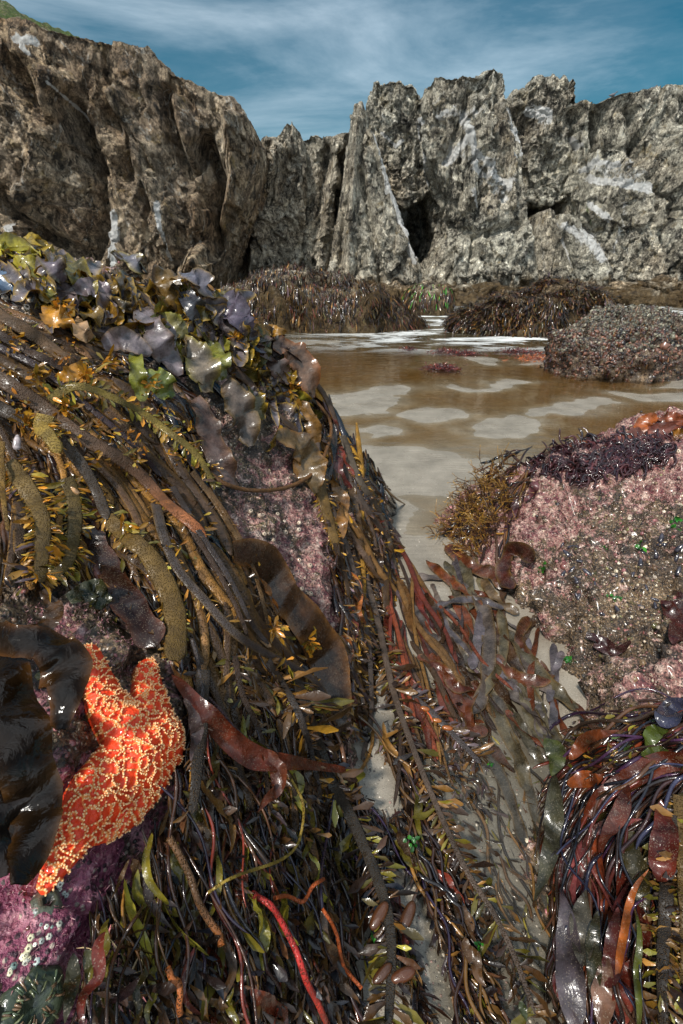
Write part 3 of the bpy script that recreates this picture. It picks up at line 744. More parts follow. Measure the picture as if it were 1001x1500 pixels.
tower([(612, 155), (622, 230), (644, 300), (648, 345), (630, 385), (616, 420), (612, 450)], [(742, 150), (758, 215), (764, 300), (776, 400), (778, 450)],
      [(613, 152), (620, 134), (630, 126), (640, 124), (652, 128), (665, 127), (680, 131), (692, 130), (702, 121), (712, 119), (722, 122), (732, 136), (742, 150)], 26.6, 2.0, .045, 452,
      creases=[([(690, 130), (680, 170), (650, 240)], 5, .5), ([(640, 320), (700, 345), (760, 330)], 8, .5), ([(700, 350), (690, 400)], 6, .6)], ribs=[([(690, 190), (692, 300)], 10, .5), ([(650, 250), (645, 330)], 12, .6), ([(735, 150), (755, 230), (758, 300)], 8, .6)], warm=.12, lab='broadest rock tower, splashed white, between the two caves', back=7)
overhang('rock_tower', None, None, [(740, 160), (745, 146), (760, 140), (768, 130), (776, 128), (790, 131), (800, 132), (812, 137), (820, 141), (830, 148), (838, 152), (852, 156), (862, 165)], [(752, 300), (765, 296), (778, 302), (795, 305), (815, 300), (840, 300)], 28.2, 5.5, 463, 'shadowed rock tower hanging over the smaller right cave')
tower([(784, 318), (778, 380), (772, 450)], [(808, 325), (828, 380), (838, 420), (842, 450)], [(785, 322), (790, 312), (798, 308), (804, 314), (808, 328)], 26.2, .9, .04, 474, warm=.2, amp=.4, lab='small rounded rock fin at the mouth of the right cave', back=4,
      ribs=[([(806, 325), (822, 370), (834, 410)], 6, .5)])
tower([(808, 320), (820, 370), (836, 450)], [(850, 330), (880, 365), (900, 400), (905, 450)], [(808, 322), (815, 316), (830, 318), (842, 322), (850, 332)], 25.8, 1.0, .04, 485, warm=.15, amp=.5, lab='whitish sloping rock buttress right of the small fin', back=4)
tower([(866, 215), (850, 320), (868, 400), (870, 450)], [(915, 240), (950, 330), (958, 390), (962, 450)], [(862, 232), (872, 222), (885, 226), (900, 230), (915, 244)], 26.0, 1.3, .045, 496, warm=.1, amp=.8, lab='white ledged rock buttress against the grey right wall', back=4)
tower([(955, 330), (948, 390), (945, 460)], [(1040, 300), (1060, 460)], [(955, 338), (968, 320), (985, 322), (1010, 300), (1040, 305)], 25.2, 1.0, .05, 507, warm=.1, amp=.7, lab='lumpy rock buttress at the foot of the far right wall', back=4)

# low brown algae-covered ledges along the foot of the cliff
G2 = 'low ledges at the foot of the cliff'
def ledge(u0, u1, v, Y, D, h, seed, lab):
    a = ground(np.array([u0, u1]), np.array([v, v]))
    x0 = atY(u0, v, Y)[0]; x1 = atY(u1, v, Y)[0]; cx, rx = (x0 + x1) / 2, (x1 - x0) / 2
    th = np.linspace(0, 2 * np.pi, 150); ph = np.linspace(0, 1, 46)[:, None]
    rr = np.sin(ph * np.pi / 2) ** .6
    P = np.stack([cx + rx * rr * np.cos(th) * np.ones_like(ph), Y + D * rr * np.sin(th), h * np.cos(ph * np.pi / 2) ** .7 + 0 * th - .1], -1)
    d = .35 * facet(P * .9, seed) + .22 * facet(P * 2.2, seed + 2) + .14 * fbm(P * 4, seed, 4, .6, True)
    P = P + nrm(P - [cx, Y, 0]) * d[..., None]
    mb = MB(); mb.add(P, gridquads(*P.shape[:2]), c=(.0, .0, .7))
    tag(mb.build('ledge', M_CLIFF, origin=(cx, Y, 0)), lab, 'rock', G2)
for i, a in enumerate([(425, 545, 430, 23.5, 1.2, .9, 'brown weedy ledge behind the long weed-covered boulder'), (530, 640, 438, 22.5, 1.3, .8, 'brown ledge under the pointed fin and cave mouth'),
                       (620, 780, 438, 22.8, 1.4, .75, 'brown ledge below the broadest rock tower'), (765, 905, 440, 22.6, 1.2, .8, 'brown ledge below the right cave'), (880, 1080, 440, 22.4, 1.5, 1.0, 'brown ledge below the far right wall')]):
    ledge(a[0], a[1], a[2], a[3], a[4], a[5], 600 + i * 7, a[6])

# gulls on the right cliff top
def gull(u, v, Y, lab, s=1.0):
    p = atY(u, v, Y); t = empty('gull', p); tag(t, lab, 'bird', 'gulls resting on the cliff top')
    mb = MB(); th = np.linspace(0, 2 * np.pi, 11)[:-1]
    prof = [(-.24, .01, .10), (-.16, .04, .11), (-.05, .08, .12), (.06, .09, .13), (.13, .06, .17), (.16, .04, .22), (.19, .045, .26), (.23, .035, .27), (.25, .012, .265), (.30, .006, .26)]
    V = np.array([[(x, r * np.cos(a), z + r * np.sin(a)) for a in th] for x, r, z in prof]) * s
    mb.add(V + p, gridquads(len(prof), 10, True), c=(.12, .12, .12)); mb.build('body', M_GULL, t)
    for sy in (-.03, .03):
        mb = MB(); V = np.array([[(.02 + .006 * np.cos(a), sy + .006 * np.sin(a), z) for a in th] for z in (-.2, .08)]) * s
        mb.add(V + p, gridquads(2, 10, True), c=(.3, .2, .05)); mb.build('leg', M_GULL, t)
M_GULL = simple_mat('gull plumage', (.09, .09, .1), .7)
for u, v, l in [(897, 143, 'gull perched where the right cliff top steps up'), (955, 134, 'left gull of the pair standing on the flat right cliff top'), (968, 135, 'right gull of the pair standing on the flat right cliff top')]:
    gull(u, v, 27.2, l, .75)

# ============================================================ MID-DISTANCE ROCKS
def mound(name, u0, u1, vtop, vbot, Ybase, seed, lab, prof=None, tintc=(0, 0, .6), mat=None, depth=None, facetk=1.0, weeds=0, wcols=None, wl=(.15, .4), n=(110, 220), cover=1.0):
    a = ground(u0, vbot)
    D = depth or 1.0
    x0 = atY(u0, vbot, Ybase + D)[0]; x1 = atY(u1, vbot, Ybase + D)[0]; cx, rx = (x0 + x1) / 2, (x1 - x0) / 2
    Yc = Ybase + D
    h = atY(500, vtop, Ybase + D * .6)[2]
    th = np.linspace(0, 2 * np.pi, n[1]); ph = np.linspace(0, 1, n[0])[:, None]
    rr = np.sin(ph * np.pi / 2) ** .75
    X = cx + rx * rr * np.cos(th); Y = Yc + D * rr * np.sin(th)
    hz = h * np.cos(ph * np.pi / 2) ** .55 * np.ones_like(th)
    if prof is not None: hz = hz * np.interp((X - cx) / rx, *prof)
    P = np.stack([X, Y, hz - .03], -1)
    s = rx
    d = facetk * (.12 * s * fbm(P / s * 2.2, seed, 3) + .09 * s * facet(P / s * 3, seed) + .03 * s * facet(P / s * 9, seed + 3) + .018 * s * fbm(P / s * 22, seed + 2, 3, .6, True))
    P = P + nrm(P - [cx, Yc, -.2]) * d[..., None]
    t = empty(name, (cx, Yc, 0)); tag(t, lab, 'rock')
    mb = MB(); mb.add(P, gridquads(*P.shape[:2]), c=tintc)
    mb.build('boulder', mat or M_CLIFF, t)
    Nn = gridnormals(P); 
    if Nn[20, 100, 2] < 0: Nn = -Nn
    if weeds:
        i = rng.integers(2, n[0] - 2, weeds); j = rng.integers(0, n[1], weeds)
        keep = (rng.random(weeds) < cover) & (P[i, j, 1] < Yc + D * .35) & (fbm(P[i, j] / s * 3.5, seed + 40, 3) > -.4)
        i, j = i[keep], j[keep]
        B = P[i, j] + rng.normal(0, .02 * s, (len(i), 3)); nn = Nn[i, j]
        down = np.array([0, 0, -1.0]) + nn * nn[:, 2:3]
        out = nrm(np.stack([B[:, 0] - cx, B[:, 1] - Yc, B[:, 0] * 0], -1))
        Dd = nrm(nrm(down + 1e-3) * 1.2 + out * .25 + [0, 0, -.35] + rng.normal(0, .33, B.shape))
        mb = MB()
        L = rng.uniform(*wl, len(B))
        leaves(mb, B, Dd, nn, L, L * rng.uniform(.06, .16, len(B)), pick(wcols, len(B), .45), seg=4, bend=-.35, shape='spat', curl=.35)
        tag(mb.build('seaweed', M_FAR, t), kind='stuff')
    return t, P, Nn
RW = [(.02, .012, .006), (.04, .018, .008), (.07, .035, .01), (.13, .065, .014), (.03, .014, .016), (.07, .02, .01), (.012, .008, .006), (.012, .008, .006), (.05, .04, .015)]
mound('boulder_ridge', 300, 622, 404, 488, 10.3, 71, 'long low boulder ridge shaggy with brown weed, behind the kelp-covered left rock', prof=([-1, -.2, .25, .55, .8, 1], [1, 1.0, .95, .8, .45, .25]), depth=1.6, weeds=34000, wcols=RW, wl=(.06, .2), n=(110, 260))
mound('boulder_ridge', 655, 884, 417, 487, 9.6, 72, 'shaggy weed-covered boulder in the surf left of the barnacled dome rock', prof=([-1, -.75, -.4, .2, .6, .85, 1], [.5, .7, .72, 1.0, 1.05, .9, .6]), depth=1.2, weeds=26000, wcols=RW, wl=(.06, .2), n=(110, 220))
mound('boulder', 590, 662, 413, 452, 15.5, 73, 'small far boulder with brown weed between the two shaggy boulders', depth=1.0, weeds=2500, wcols=RW + [(.05, .2, .02)], wl=(.12, .3), n=(70, 120))
BRN = [(.26, .21, .13), (.38, .33, .23), (.12, .09, .055), (.5, .45, .36), (.2, .2, .09), (.07, .05, .035)]
def grit(mb, P, Nn, cols, size, n, jit=.35, flat=.7):
    """shell and barnacle grit: small irregular cones seated on the surface"""
    M = n; k = 6
    i = rng.integers(1, P.shape[0] - 1, M); j = rng.integers(1, P.shape[1] - 1, M)
    B = P[i, j] + (P[np.minimum(i + 1, P.shape[0] - 1), j] - P[i, j]) * rng.random((M, 1)) + (P[i, np.minimum(j + 1, P.shape[1] - 1)] - P[i, j]) * rng.random((M, 1)); Nv = nrm(Nn[i, j] + rng.normal(0, .3, (M, 3)))
    return gritat(mb, B, Nv, cols, size * np.exp(rng.normal(0, jit, M)), flat)
def gritat(mb, B, Nv, cols, r, flat=.7):
    M = len(B); k = 6
    A = nrm(np.cross(Nv, rng.normal(0, 1, (M, 3)))); Bt = np.cross(Nv, A)
    a = np.arange(k) / k * 2 * np.pi
    rings = []
    for rad, h in ((1.0, -.25), (.85, .35), (.4, .8)):
        rr = r[:, None] * rad * rng.uniform(.75, 1.2, (M, k))
        rings.append(B[:, None] + A[:, None] * (np.cos(a) * rr)[..., None] + Bt[:, None] * (np.sin(a) * rr)[..., None] + Nv[:, None] * (h * flat * r)[:, None, None])
    top = B + Nv * (flat * r * rng.uniform(.5, .95, M))[:, None]
    V = np.concatenate(rings + [top[:, None]], 1)
    q = gridquads(3, k, True); tr = np.array([[12 + i, 12 + (i + 1) % k, 18] for i in range(k)])
    off = (np.arange(M) * 19)[:, None, None]
    c = pick(cols, M, .2)
    cc = np.repeat(c[:, None], 19, 1); cc[:, 18] *= .35
    mb.add(V, (q[None] + off).reshape(-1, 4), (tr[None] + off).reshape(-1, 3), cc.reshape(-1, 3))
t, P, Nn = mound('dome_rock', 800, 1000, 452, 552, 5.1, 74, 'rounded dome rock crusted with grey barnacles, standing on the wet sand', prof=([-1, -.6, 0, .5, 1], [.6, .85, 1.0, .9, .6]), mat=M_CRUST, tintc=(.15, 0, 0), depth=.75, facetk=1.5, weeds=9000, wcols=[(.03, .012, .012), (.09, .03, .015), (.02, .012, .02), (.16, .07, .02)], wl=(.02, .07), n=(120, 240), cover=.7)
mb = MB(); grit(mb, P[:95], Nn[:95], [(.09, .09, .06), (.17, .16, .11), (.05, .045, .03), (.24, .21, .15), (.03, .025, .018), (.06, .03, .02)], .011, 11000, .35)
grit(mb, P[60:], Nn[60:], [(.09, .032, .018), (.18, .08, .05), (.03, .012, .01), (.06, .024, .014), (.012, .008, .008)], .013, 5200)
tag(mb.build('barnacle_crust', M_GRIT, t), kind='stuff')
t, P, Nn = mound('boulder', 975, 1090, 475, 530, 6.8, 75, 'dark mussel-covered boulder cut by the right edge behind the dome rock', mat=M_CRUST, tintc=(.1, 0, 0), depth=.6, weeds=1500, wcols=RW, wl=(.04, .1), n=(60, 120))

# red weed strewn at the foot of the dome rock and on the sand
def clump(u, v, w, h, lab, n=260, cols=((.06, .008, .006), (.13, .018, .008), (.03, .005, .006)), group=None, Lr=(.04, .09)):
    p = ground(u, v); s = abs(p[1]) / F
    t = empty('seaweed_clump', p)
    mb = MB(); B = p + rng.normal(0, 1, (n, 3)) * [w * s * .28, h * s * 1.6, 0]
    B[:, 2] = .004 + .5 * h * s * np.exp(-((B[:, 0] - p[0]) / (w * s * .4)) ** 2) * rng.random(n)
    D = nrm(rng.normal(0, 1, (n, 3)) * [1, .7, .35] + [0, 0, .35])
    L = rng.uniform(*Lr, n); leaves(mb, B, D, nrm(rng.normal(0, .4, (n, 3)) + [0, -.3, 1]), L, L * .12, pick(cols, n, .3), seg=3, bend=-.3)
    o = mb.build('fronds', M_LEAF, t); tag(o, kind='stuff')
    tag(t, lab, 'seaweed', group or 'loose red seaweed clumps on the wet sand')
clump(648, 541, 46, 8, 'dark red seaweed clump closest to the camera on the pool sand', 420)
clump(655, 517, 40, 6, 'left half of the long red seaweed patch in the pool', 300)
clump(684, 520, 34, 6, 'right half of the long red seaweed patch in the pool', 260)
clump(600, 513, 18, 4, 'tiny red seaweed scrap left of the other red clumps', 90)
clump(762, 517, 60, 7, 'red seaweed trailing from the left foot of the dome rock', 420, group='red weed beside the dome rock')
clump(800, 527, 60, 9, 'orange red seaweed heap against the dome rock base', 500, cols=((.3, .07, .02), (.12, .02, .012), (.4, .13, .04)), group='red weed beside the dome rock')
clump(960, 548, 60, 7, 'dark weed fringe at the right foot of the dome rock', 400, group='red weed beside the dome rock')
clump(470, 484, 120, 4, 'golden brown weed fringe along the foot of the long boulder ridge', 900, cols=((.16, .09, .015), (.08, .04, .01)), group='weed fringe under boulders', Lr=(.08, .16))

# ============================================================ NEAR SEAWEEDS
BROWN = [(.055, .026, .009), (.085, .042, .012), (.036, .018, .008), (.15, .072, .016), (.022, .012, .008)]
GOLD = [(.26, .13, .012), (.36, .19, .016), (.17, .085, .012), (.42, .17, .014), (.2, .14, .018)]
OLIVE = [(.1, .08, .01), (.13, .105, .012), (.07, .05, .01), (.17, .15, .018)]
RED = [(.09, .015, .008), (.14, .028, .01), (.06, .012, .01), (.2, .045, .012)]
PURP = [(.07, .045, .05), (.1, .07, .075), (.055, .04, .045), (.13, .1, .1)]
DARK = [(.012, .007, .006), (.02, .012, .008), (.02, .01, .01), (.01, .01, .014), (.04, .016, .008), (.05, .022, .01)]

def lonely(name, mb, mat, lab, cat, group=None):
    V = np.concatenate(mb.v); return tag(mb.build(name, mat, origin=V.mean(0)), lab, cat, group)

def fringe(mb, P, Nn, W, spacing, L, cols, tips=None, up=.3, dens=1.0, spread=1.0, wr=.16, shape='spat', droop=-.3, bi=.5):
    """small blades along both edges of one stalk; P (K,3)"""
    seg = np.linalg.norm(np.diff(P, axis=0), axis=1); Ls = np.concatenate([[0], np.cumsum(seg)])
    n = max(4, int(Ls[-1] / spacing * dens)); M = n * 2
    s = rng.uniform(0.0, Ls[-1], M); side = np.where(rng.random(M) < .5, 1., -1.)
    B = np.stack([np.interp(s, Ls, P[:, a]) for a in range(3)], -1)
    T, S, N2 = frames(P[None], Nn[None]); T, S, N2 = T[0], S[0], N2[0]
    def ip(A): return nrm(np.stack([np.interp(s, Ls, A[:, a]) for a in range(3)], -1))
    t, sd, nn = ip(T), ip(S), ip(N2); w = np.interp(s, Ls, W)
    B = B + sd * (side * w * rng.uniform(.6, 1.0, M))[:, None]
    D = nrm(sd * side[:, None] * spread + t * bi + nn * rng.normal(up, .3, (M, 1)) + rng.normal(0, .25, (M, 3)) + [0, 0, -.25])
    Ln = L * np.exp(rng.normal(-.1, .5, M))
    N3 = nrm(nn + rng.normal(0, .5, (M, 3)))
    leaves(mb, B, D, N3, Ln, Ln * wr, pick(cols, M, .35), seg=3, bend=rng.normal(droop, .3, M), shape=shape, tipC=tips, curl=.35)

def boa(path, w, col, lab, which='L', lift=.016, leafL=.018, leafcols=BROWN, edge=None, tip=None, spacing=.0045, taper='stalk', flat=.2, dens=1.0, fr=True, group=None, floats=(), name='feather_kelp', wr=.2, K=46):
    path = np.asarray(path, float); q = catmull(path, K)
    q[:, 0] += 1.2 * np.sin(np.linspace(0, rng.uniform(4, 9), K) + rng.uniform(0, 6))
    P, Nn, mpp = lay(q[None, :, 0], q[None, :, 1], which, lift, 4)
    t = np.linspace(0, 1, K)
    W = .5 * w * mpp * wprof(t, taper)[None] * (1 + .1 * fbm(np.stack([t * 14, t * 0 + w, t * 0], -1), int(w * 7), 3))[None]
    col = np.array(col) * .75; tip = None if tip is None else np.array(tip) * .7; edge = None if edge is None else np.array(edge) * .7
    o = empty(name, P[0, K // 2]); tag(o, lab, 'seaweed', group or 'feather kelp stalks draped over the left rock')
    mb = MB(); tubes(mb, P, Nn, W, [col], k=10, flat=flat, edgeC=edge, tipC=tip); mb.build('stalk', M_STALK, o)
    if fr:
        mb = MB(); fringe(mb, P[0], Nn[0], W[0], spacing, leafL, leafcols, dens=dens, wr=wr)
        tag(mb.build('fringe', M_LEAF, o), kind='stuff')
    for (u, v, ln, ww, ang, c) in floats:
        Pf, Nf, mp = lay(np.array([[u]]), np.array([[v]]), which, lift + .002, 0); c = np.array(c) * .7; ln *= .9; ww *= .8
        makefloat(Pf[0, 0], Nf[0, 0], ln * mp[0, 0] * .5, ww * mp[0, 0] * .5, ang, c, o)
    return o
def makefloat(p, nn, a, b, ang, c, parent):
    # image direction -> world
    d = np.array([math.cos(ang), 0, 0]) + np.array([0, SP, CP]) * -math.sin(ang)
    d = nrm(d - nn * (d @ nn)); s = np.cross(d, nn)
    th = np.linspace(0, np.pi, 14)[:, None]; ph = np.linspace(0, 2 * np.pi, 17)[:-1][None]
    sx = np.sin(th) ** .85
    V = p + d * (a * np.cos(th) * np.ones_like(ph))[..., None] + s * (b * sx * np.cos(ph))[..., None] + nn * (b * .8 * sx * np.sin(ph))[..., None]
    mb = MB(); mb.add(V, gridquads(14, 16, True), c=c); mb.build('float', M_FLOAT, parent)

def blade(path, w, col, lab, which='L', lift=.02, mat=None, shape='broad', curl=.08, ruf=.16, freq=2.5, roll=0.0, edge=None, tip=None, K=44, ncol=9, name='kelp_frond', group='broad kelp blades on the left rock', thick=.0012, liftv=None, twist=.35, rag=.3):
    q = catmull(np.asarray(path, float), K)
    lf = lift if liftv is None else (lift + np.interp(np.linspace(0, 1, K), np.linspace(0, 1, len(liftv)), liftv))[None]
    P, Nn, mpp = lay(q[None, :, 0], q[None, :, 1], which, lf, 4)
    W = .5 * w * mpp * wprof(np.linspace(0, 1, K), shape)[None]
    col = np.array(col) * .62; edge = None if edge is None else np.array(edge) * .8
    mb = MB(); ribbons(mb, P, Nn, W, [col], ncol=ncol, curl=curl, ruf=ruf, freq=freq, roll=roll, edgeC=edge, tipC=tip, thick=thick, twist=twist, rag=rag)
    return lonely(name, mb, mat or M_BLADE, lab, 'seaweed', group)

# ---------- direction field of the draped weed, measured along the photographed strands (u, v, du, dv)
FLOW = np.array([(0, 480, 1, .5), (100, 530, 1, .55), (0, 600, 1, .6), (200, 430, 1, .65), (300, 500, 1, .6), (400, 540, 1, .8), (150, 640, .9, .8), (250, 700, .8, .9), (60, 760, .1, 1), (30, 860, .1, 1), (200, 800, .5, 1), (300, 800, .6, 1),
    (350, 880, .5, 1), (420, 960, .8, .9), (240, 920, .1, 1), (300, 1000, .15, 1), (350, 1100, .2, 1), (300, 1250, .1, 1), (250, 1400, .1, 1), (400, 1250, .15, 1), (420, 1050, .4, 1), (500, 1200, .35, 1), (450, 1400, .15, 1), (560, 1400, .25, 1), (480, 700, .2, 1), (520, 800, .3, 1),
    (560, 900, .3, 1), (600, 1000, .4, 1), (560, 740, .6, 1), (600, 860, .35, 1), (650, 1150, .6, 1), (700, 1300, .45, 1), (770, 1450, .3, 1), (460, 620, .5, 1), (350, 620, .5, 1), (130, 1400, 0, 1)], float)
FLOWR = np.array([(1000, 1100, -1, .25), (900, 1130, -1, .4), (850, 1200, -.5, 1), (830, 1300, -.1, 1), (830, 1450, .05, 1), (900, 1400, .0, 1), (1000, 1300, -.05, 1), (950, 1200, -.6, .8), (990, 1450, .05, 1), (700, 780, -.6, .9), (740, 700, -.7, .5), (660, 830, .2, 1), (800, 680, -.9, .3), (720, 900, 0, 1), (780, 980, .3, 1), (680, 1000, 0, 1)], float)
def flow(u, v, F_=FLOW):
    w = 1 / (((u[:, None] - F_[:, 0]) ** 2 + (v[:, None] - F_[:, 1]) ** 2) / 900 + 1) ** 1.6
    d = (w[..., None] * nrm(F_[:, 2:4])).sum(1); return nrm(d)
def inpoly(u, v, poly):
    p = np.asarray(poly, float); r = np.zeros(u.shape, bool); j = len(p) - 1
    for i in range(len(p)):
        c = ((p[i, 1] > v) != (p[j, 1] > v)) & (u < (p[j, 0] - p[i, 0]) * (v - p[i, 1]) / (p[j, 1] - p[i, 1] + 1e-9) + p[i, 0])
        r ^= c; j = i
    return r
def seeds(polys, M):
    out = []
    P0 = np.concatenate([np.asarray(p, float) for p in polys]); lo, hi = P0.min(0), P0.max(0)
    while sum(len(a) for a in out) < M:
        c = rng.uniform(lo, hi, (M * 3, 2)); ok = np.zeros(len(c), bool)
        for p in polys: ok |= inpoly(c[:, 0], c[:, 1], p)
        out.append(c[ok])
    return np.concatenate(out)[:M]
def walk(s, Lpx, K, F_=FLOW, wob=.25, back=.5, dev=0.18):
    """px paths through the seeds following the flow"""
    M = len(s); st = (Lpx / (K - 1))[:, None]
    U = np.zeros((M, K, 2)); p = s.copy(); d = flow(p[:, 0], p[:, 1], F_); p = p - d * (Lpx * back)[:, None]
    a0 = rng.normal(0, dev, M); fr = rng.uniform(.5, 2.2, M); ph = rng.uniform(0, 6.28, M)
    for k in range(K):
        U[:, k] = p; d = flow(p[:, 0], p[:, 1], F_)
        a = a0 + wob * np.sin(fr * 6.28 * k / K + ph)
        c, sn = np.cos(a), np.sin(a); d = np.stack([d[:, 0] * c - d[:, 1] * sn, d[:, 0] * sn + d[:, 1] * c], -1)
        p = p + d * st
    return U
KEEP = [[(465, 560), (660, 560), (645, 790), (612, 785), (575, 715), (510, 630)],
        [(325, 590), (430, 600), (464, 700), (476, 800), (498, 930), (505, 1010), (470, 960), (405, 870), (350, 810), (315, 715)],
        [(0, 870), (110, 860), (235, 955), (272, 1000), (272, 1110), (245, 1180), (215, 1230), (150, 1260), (120, 1390), (110, 1500), (0, 1500)],
        [(500, 1075), (545, 1080), (575, 1130), (590, 1190), (560, 1195), (520, 1150), (500, 1100)], [(560, 1260), (600, 1270), (650, 1400), (670, 1500), (630, 1500), (590, 1340)],
        [(680, 1050), (760, 1080), (785, 1180), (800, 1330), (800, 1500), (760, 1500), (735, 1380), (690, 1260), (650, 1160)], [(60, 420), (100, 400), (170, 440), (210, 490), (180, 500), (110, 470)]]
def clear_of(U, lim=.12):
    f = np.zeros(len(U))
    for p in KEEP: f = np.maximum(f, inpoly(U[..., 0].ravel(), U[..., 1].ravel(), p).reshape(U.shape[:2]).mean(1))
    return f < lim
def batch(polys, M, Lr, wr_, cols, which='L', F_=FLOW, lift=(.0, .03), K=14, kind='tube', flat=.5, ncol=5, shape='strap', curl=.3, ruf=.2, freq=2.0, rollr=.5, wob=.25, back=.5, dev=.18, tipC=None, edgeC=None, jit=.35, mb=None, sm=2, arch=.0, lim=.12):
    s = seeds(polys, M * 6); L = rng.uniform(*Lr, M * 6); U = walk(s, L, K, F_, wob, back, dev)
    ok = clear_of(U, lim); U = (U[ok] if ok.any() else U[:1])[:M]; M = len(U)
    lf = rng.uniform(*lift, (M, 1)) + arch * np.sin(np.pi * np.linspace(0, 1, K))[None] * rng.random((M, 1))
    P, Nn, mpp = lay(U[..., 0], U[..., 1], which, lf, sm)
    Wd = rng.uniform(*wr_, (M, 1)) * .5 * mpp * wprof(np.linspace(0, 1, K), shape)[None]
    mb = mb or MB(); C = pick(cols, M, jit)
    if kind == 'tube': tubes(mb, P, Nn, Wd, C, k=5 if M > 1 else 7, flat=flat, tipC=tipC, edgeC=edgeC)
    else: ribbons(mb, P, Nn, Wd, C, ncol=ncol, curl=curl, ruf=ruf, freq=rng.uniform(.5, 1.5, M) * freq, roll=rng.normal(0, rollr, M), tipC=tipC, edgeC=edgeC)
    return mb, P, Nn, Wd
def single(polys, M, *a, name='kelp_strand', mat=None, lab='', group='', **k):
    """every strand an object of its own"""
    for i in range(M):
        mb, P, Nn, Wd = batch(polys, 1, *a, **k)
        tag(mb.build(name, mat or M_STRING, origin=P[0].mean(0)), lab, 'seaweed', group)

# regions of the photograph (as polygons) in which each kind of weed grows
MASS_UP = [(0, 440), (120, 470), (230, 560), (330, 640), (330, 700), (300, 720), (330, 800), (380, 850), (480, 990), (520, 1110), (480, 1180), (400, 1180), (300, 1180), (268, 1090), (245, 960), (110, 860), (60, 900), (0, 880)]
MASS_LOW = [(270, 1090), (380, 1100), (470, 1080), (540, 1200), (610, 1330), (650, 1500), (100, 1500), (130, 1400), (210, 1330), (230, 1210)]
CURTAIN = [(455, 590), (480, 620), (560, 700), (600, 760), (620, 830), (650, 950), (690, 1030), (650, 1090), (560, 1120), (500, 1060), (490, 940), (470, 800), (455, 690)]
TOP = [(0, 355), (70, 372), (150, 392), (300, 410), (400, 480), (455, 560), (440, 620), (350, 560), (240, 500), (150, 440), (60, 440), (0, 430)]
LOWMID = [(480, 1050), (560, 1080), (630, 1150), (680, 1290), (712, 1400), (730, 1500), (620, 1500), (560, 1330), (500, 1200)]

# ---------- undergrowth: more strands than anyone could count
mb, *_ = batch([MASS_UP], 1200, (60, 200), (4, 13), BROWN + BROWN + DARK, lift=(.002, .022), K=14, kind='tube', flat=.3)
batch([MASS_LOW], 1500, (60, 220), (2, 8), DARK + BROWN + OLIVE[:1], lift=(.002, .03), K=12, kind='tube', mb=mb)
batch([CURTAIN], 320, (60, 200), (4, 11), BROWN + DARK, lift=(.002, .025), K=12, kind='tube', mb=mb)
o = mb.build('seaweed_undergrowth', M_STRING); tag(o, 'dark tangled kelp strands matted under the stalks on the left rock', 'seaweed', kind='stuff')

# leafy clutter between the stalks
def leafmess(polys, M, Lm, cols, which='L', F_=FLOW, lift=(.005, .035), wr=(.1, .22), lim=.12, shape='spat', up=.35, tip=None, spread=.7, mb=None, ncol=3, seg=4, gdir=1.0, bend=-.25):
    s = seeds(polys, M); s = s[clear_of(s[:, None], lim)]; M = len(s); P, Nn, mpp = lay(s[:, :1], s[:, 1:], which, rng.uniform(*lift, (M, 1)), 0)
    P, Nn = P[:, 0], Nn[:, 0]; f = flow(s[:, 0], s[:, 1], F_)
    D = np.stack([f[:, 0], -f[:, 1] * SP, -f[:, 1] * CP], -1) * gdir
    D = nrm(D - Nn * (D * Nn).sum(-1, keepdims=True)); D = nrm(D + rng.normal(0, spread, (M, 3)) + Nn * rng.normal(up, .3, (M, 1)))
    L = rng.uniform(*Lm, M); mb = mb or MB()
    leaves(mb, P, D, nrm(Nn + rng.normal(0, .6, (M, 3))), L, L * rng.uniform(*wr, M), pick(cols, M, .4), seg=seg, bend=rng.normal(bend, .3, M), shape=shape, tipC=tip, ncol=ncol, curl=.35, ruf=.12)
    return mb
mb = leafmess([MASS_UP], 2600, (.010, .028), BROWN + GOLD[2:3] + OLIVE[:1] + BROWN)
leafmess([CURTAIN], 2600, (.012, .034), BROWN + GOLD[:3] + BROWN + PURP[:1], mb=mb)
leafmess([MASS_LOW], 2600, (.008, .040), BROWN + OLIVE[:1] + DARK + DARK, mb=mb, spread=.45, wr=(.08, .2))
leafmess([LOWMID], 3200, (.014, .036), BROWN + OLIVE[:1] + DARK + DARK, which='A', mb=mb, spread=.5, wr=(.08, .2), lift=(.0, .02))
leafmess([[(0, 440), (100, 460), (230, 560), (300, 640), (330, 700), (200, 700), (0, 620)]], 900, (.010, .024), GOLD + OLIVE + BROWN, mb=mb, up=.6)
o = mb.build('seaweed_leaves', M_LEAF); tag(o, 'small brown and olive kelp leaves crowding between the strands', 'seaweed', kind='stuff')

# ---------- individual strands that stand out of the mass
gp = 'kelp strands hanging down the left rock'
single([MASS_UP], 75, (120, 320), (8, 19), [(.08, .04, .018), (.12, .06, .02), (.05, .028, .016), (.17, .08, .016), (.06, .036, .024)], lift=(.02, .04), K=26, kind='tube', flat=.22, name='kelp_strand', mat=M_STALK, edgeC=(.2, .1, .015), lab='one of the pebbly brown stalks running diagonally down the upper left rock', group='pebbly stalks of the upper left rock', wob=.15)
single([MASS_LOW], 80, (120, 380), (2.5, 5.5), DARK + RED[:2] + BROWN[:2] + [(.02, .012, .025)], lift=(.02, .05), K=26, kind='tube', flat=.8, name='seaweed_string', lab='thin dark seaweed string hanging below and beside the starfish', group='dark strings below the starfish', wob=.3)
single([MASS_LOW], 90, (60, 180), (8, 19), OLIVE + BROWN + RED[:2] + OLIVE, lift=(.02, .05), K=20, kind='rib', ncol=5, name='seaweed_ribbon', mat=M_BLADE, lab='narrow olive or brown blade hanging among dark strings below the starfish', group='narrow blades below the starfish', wob=.5, ruf=.4, rollr=.7, shape='lance')
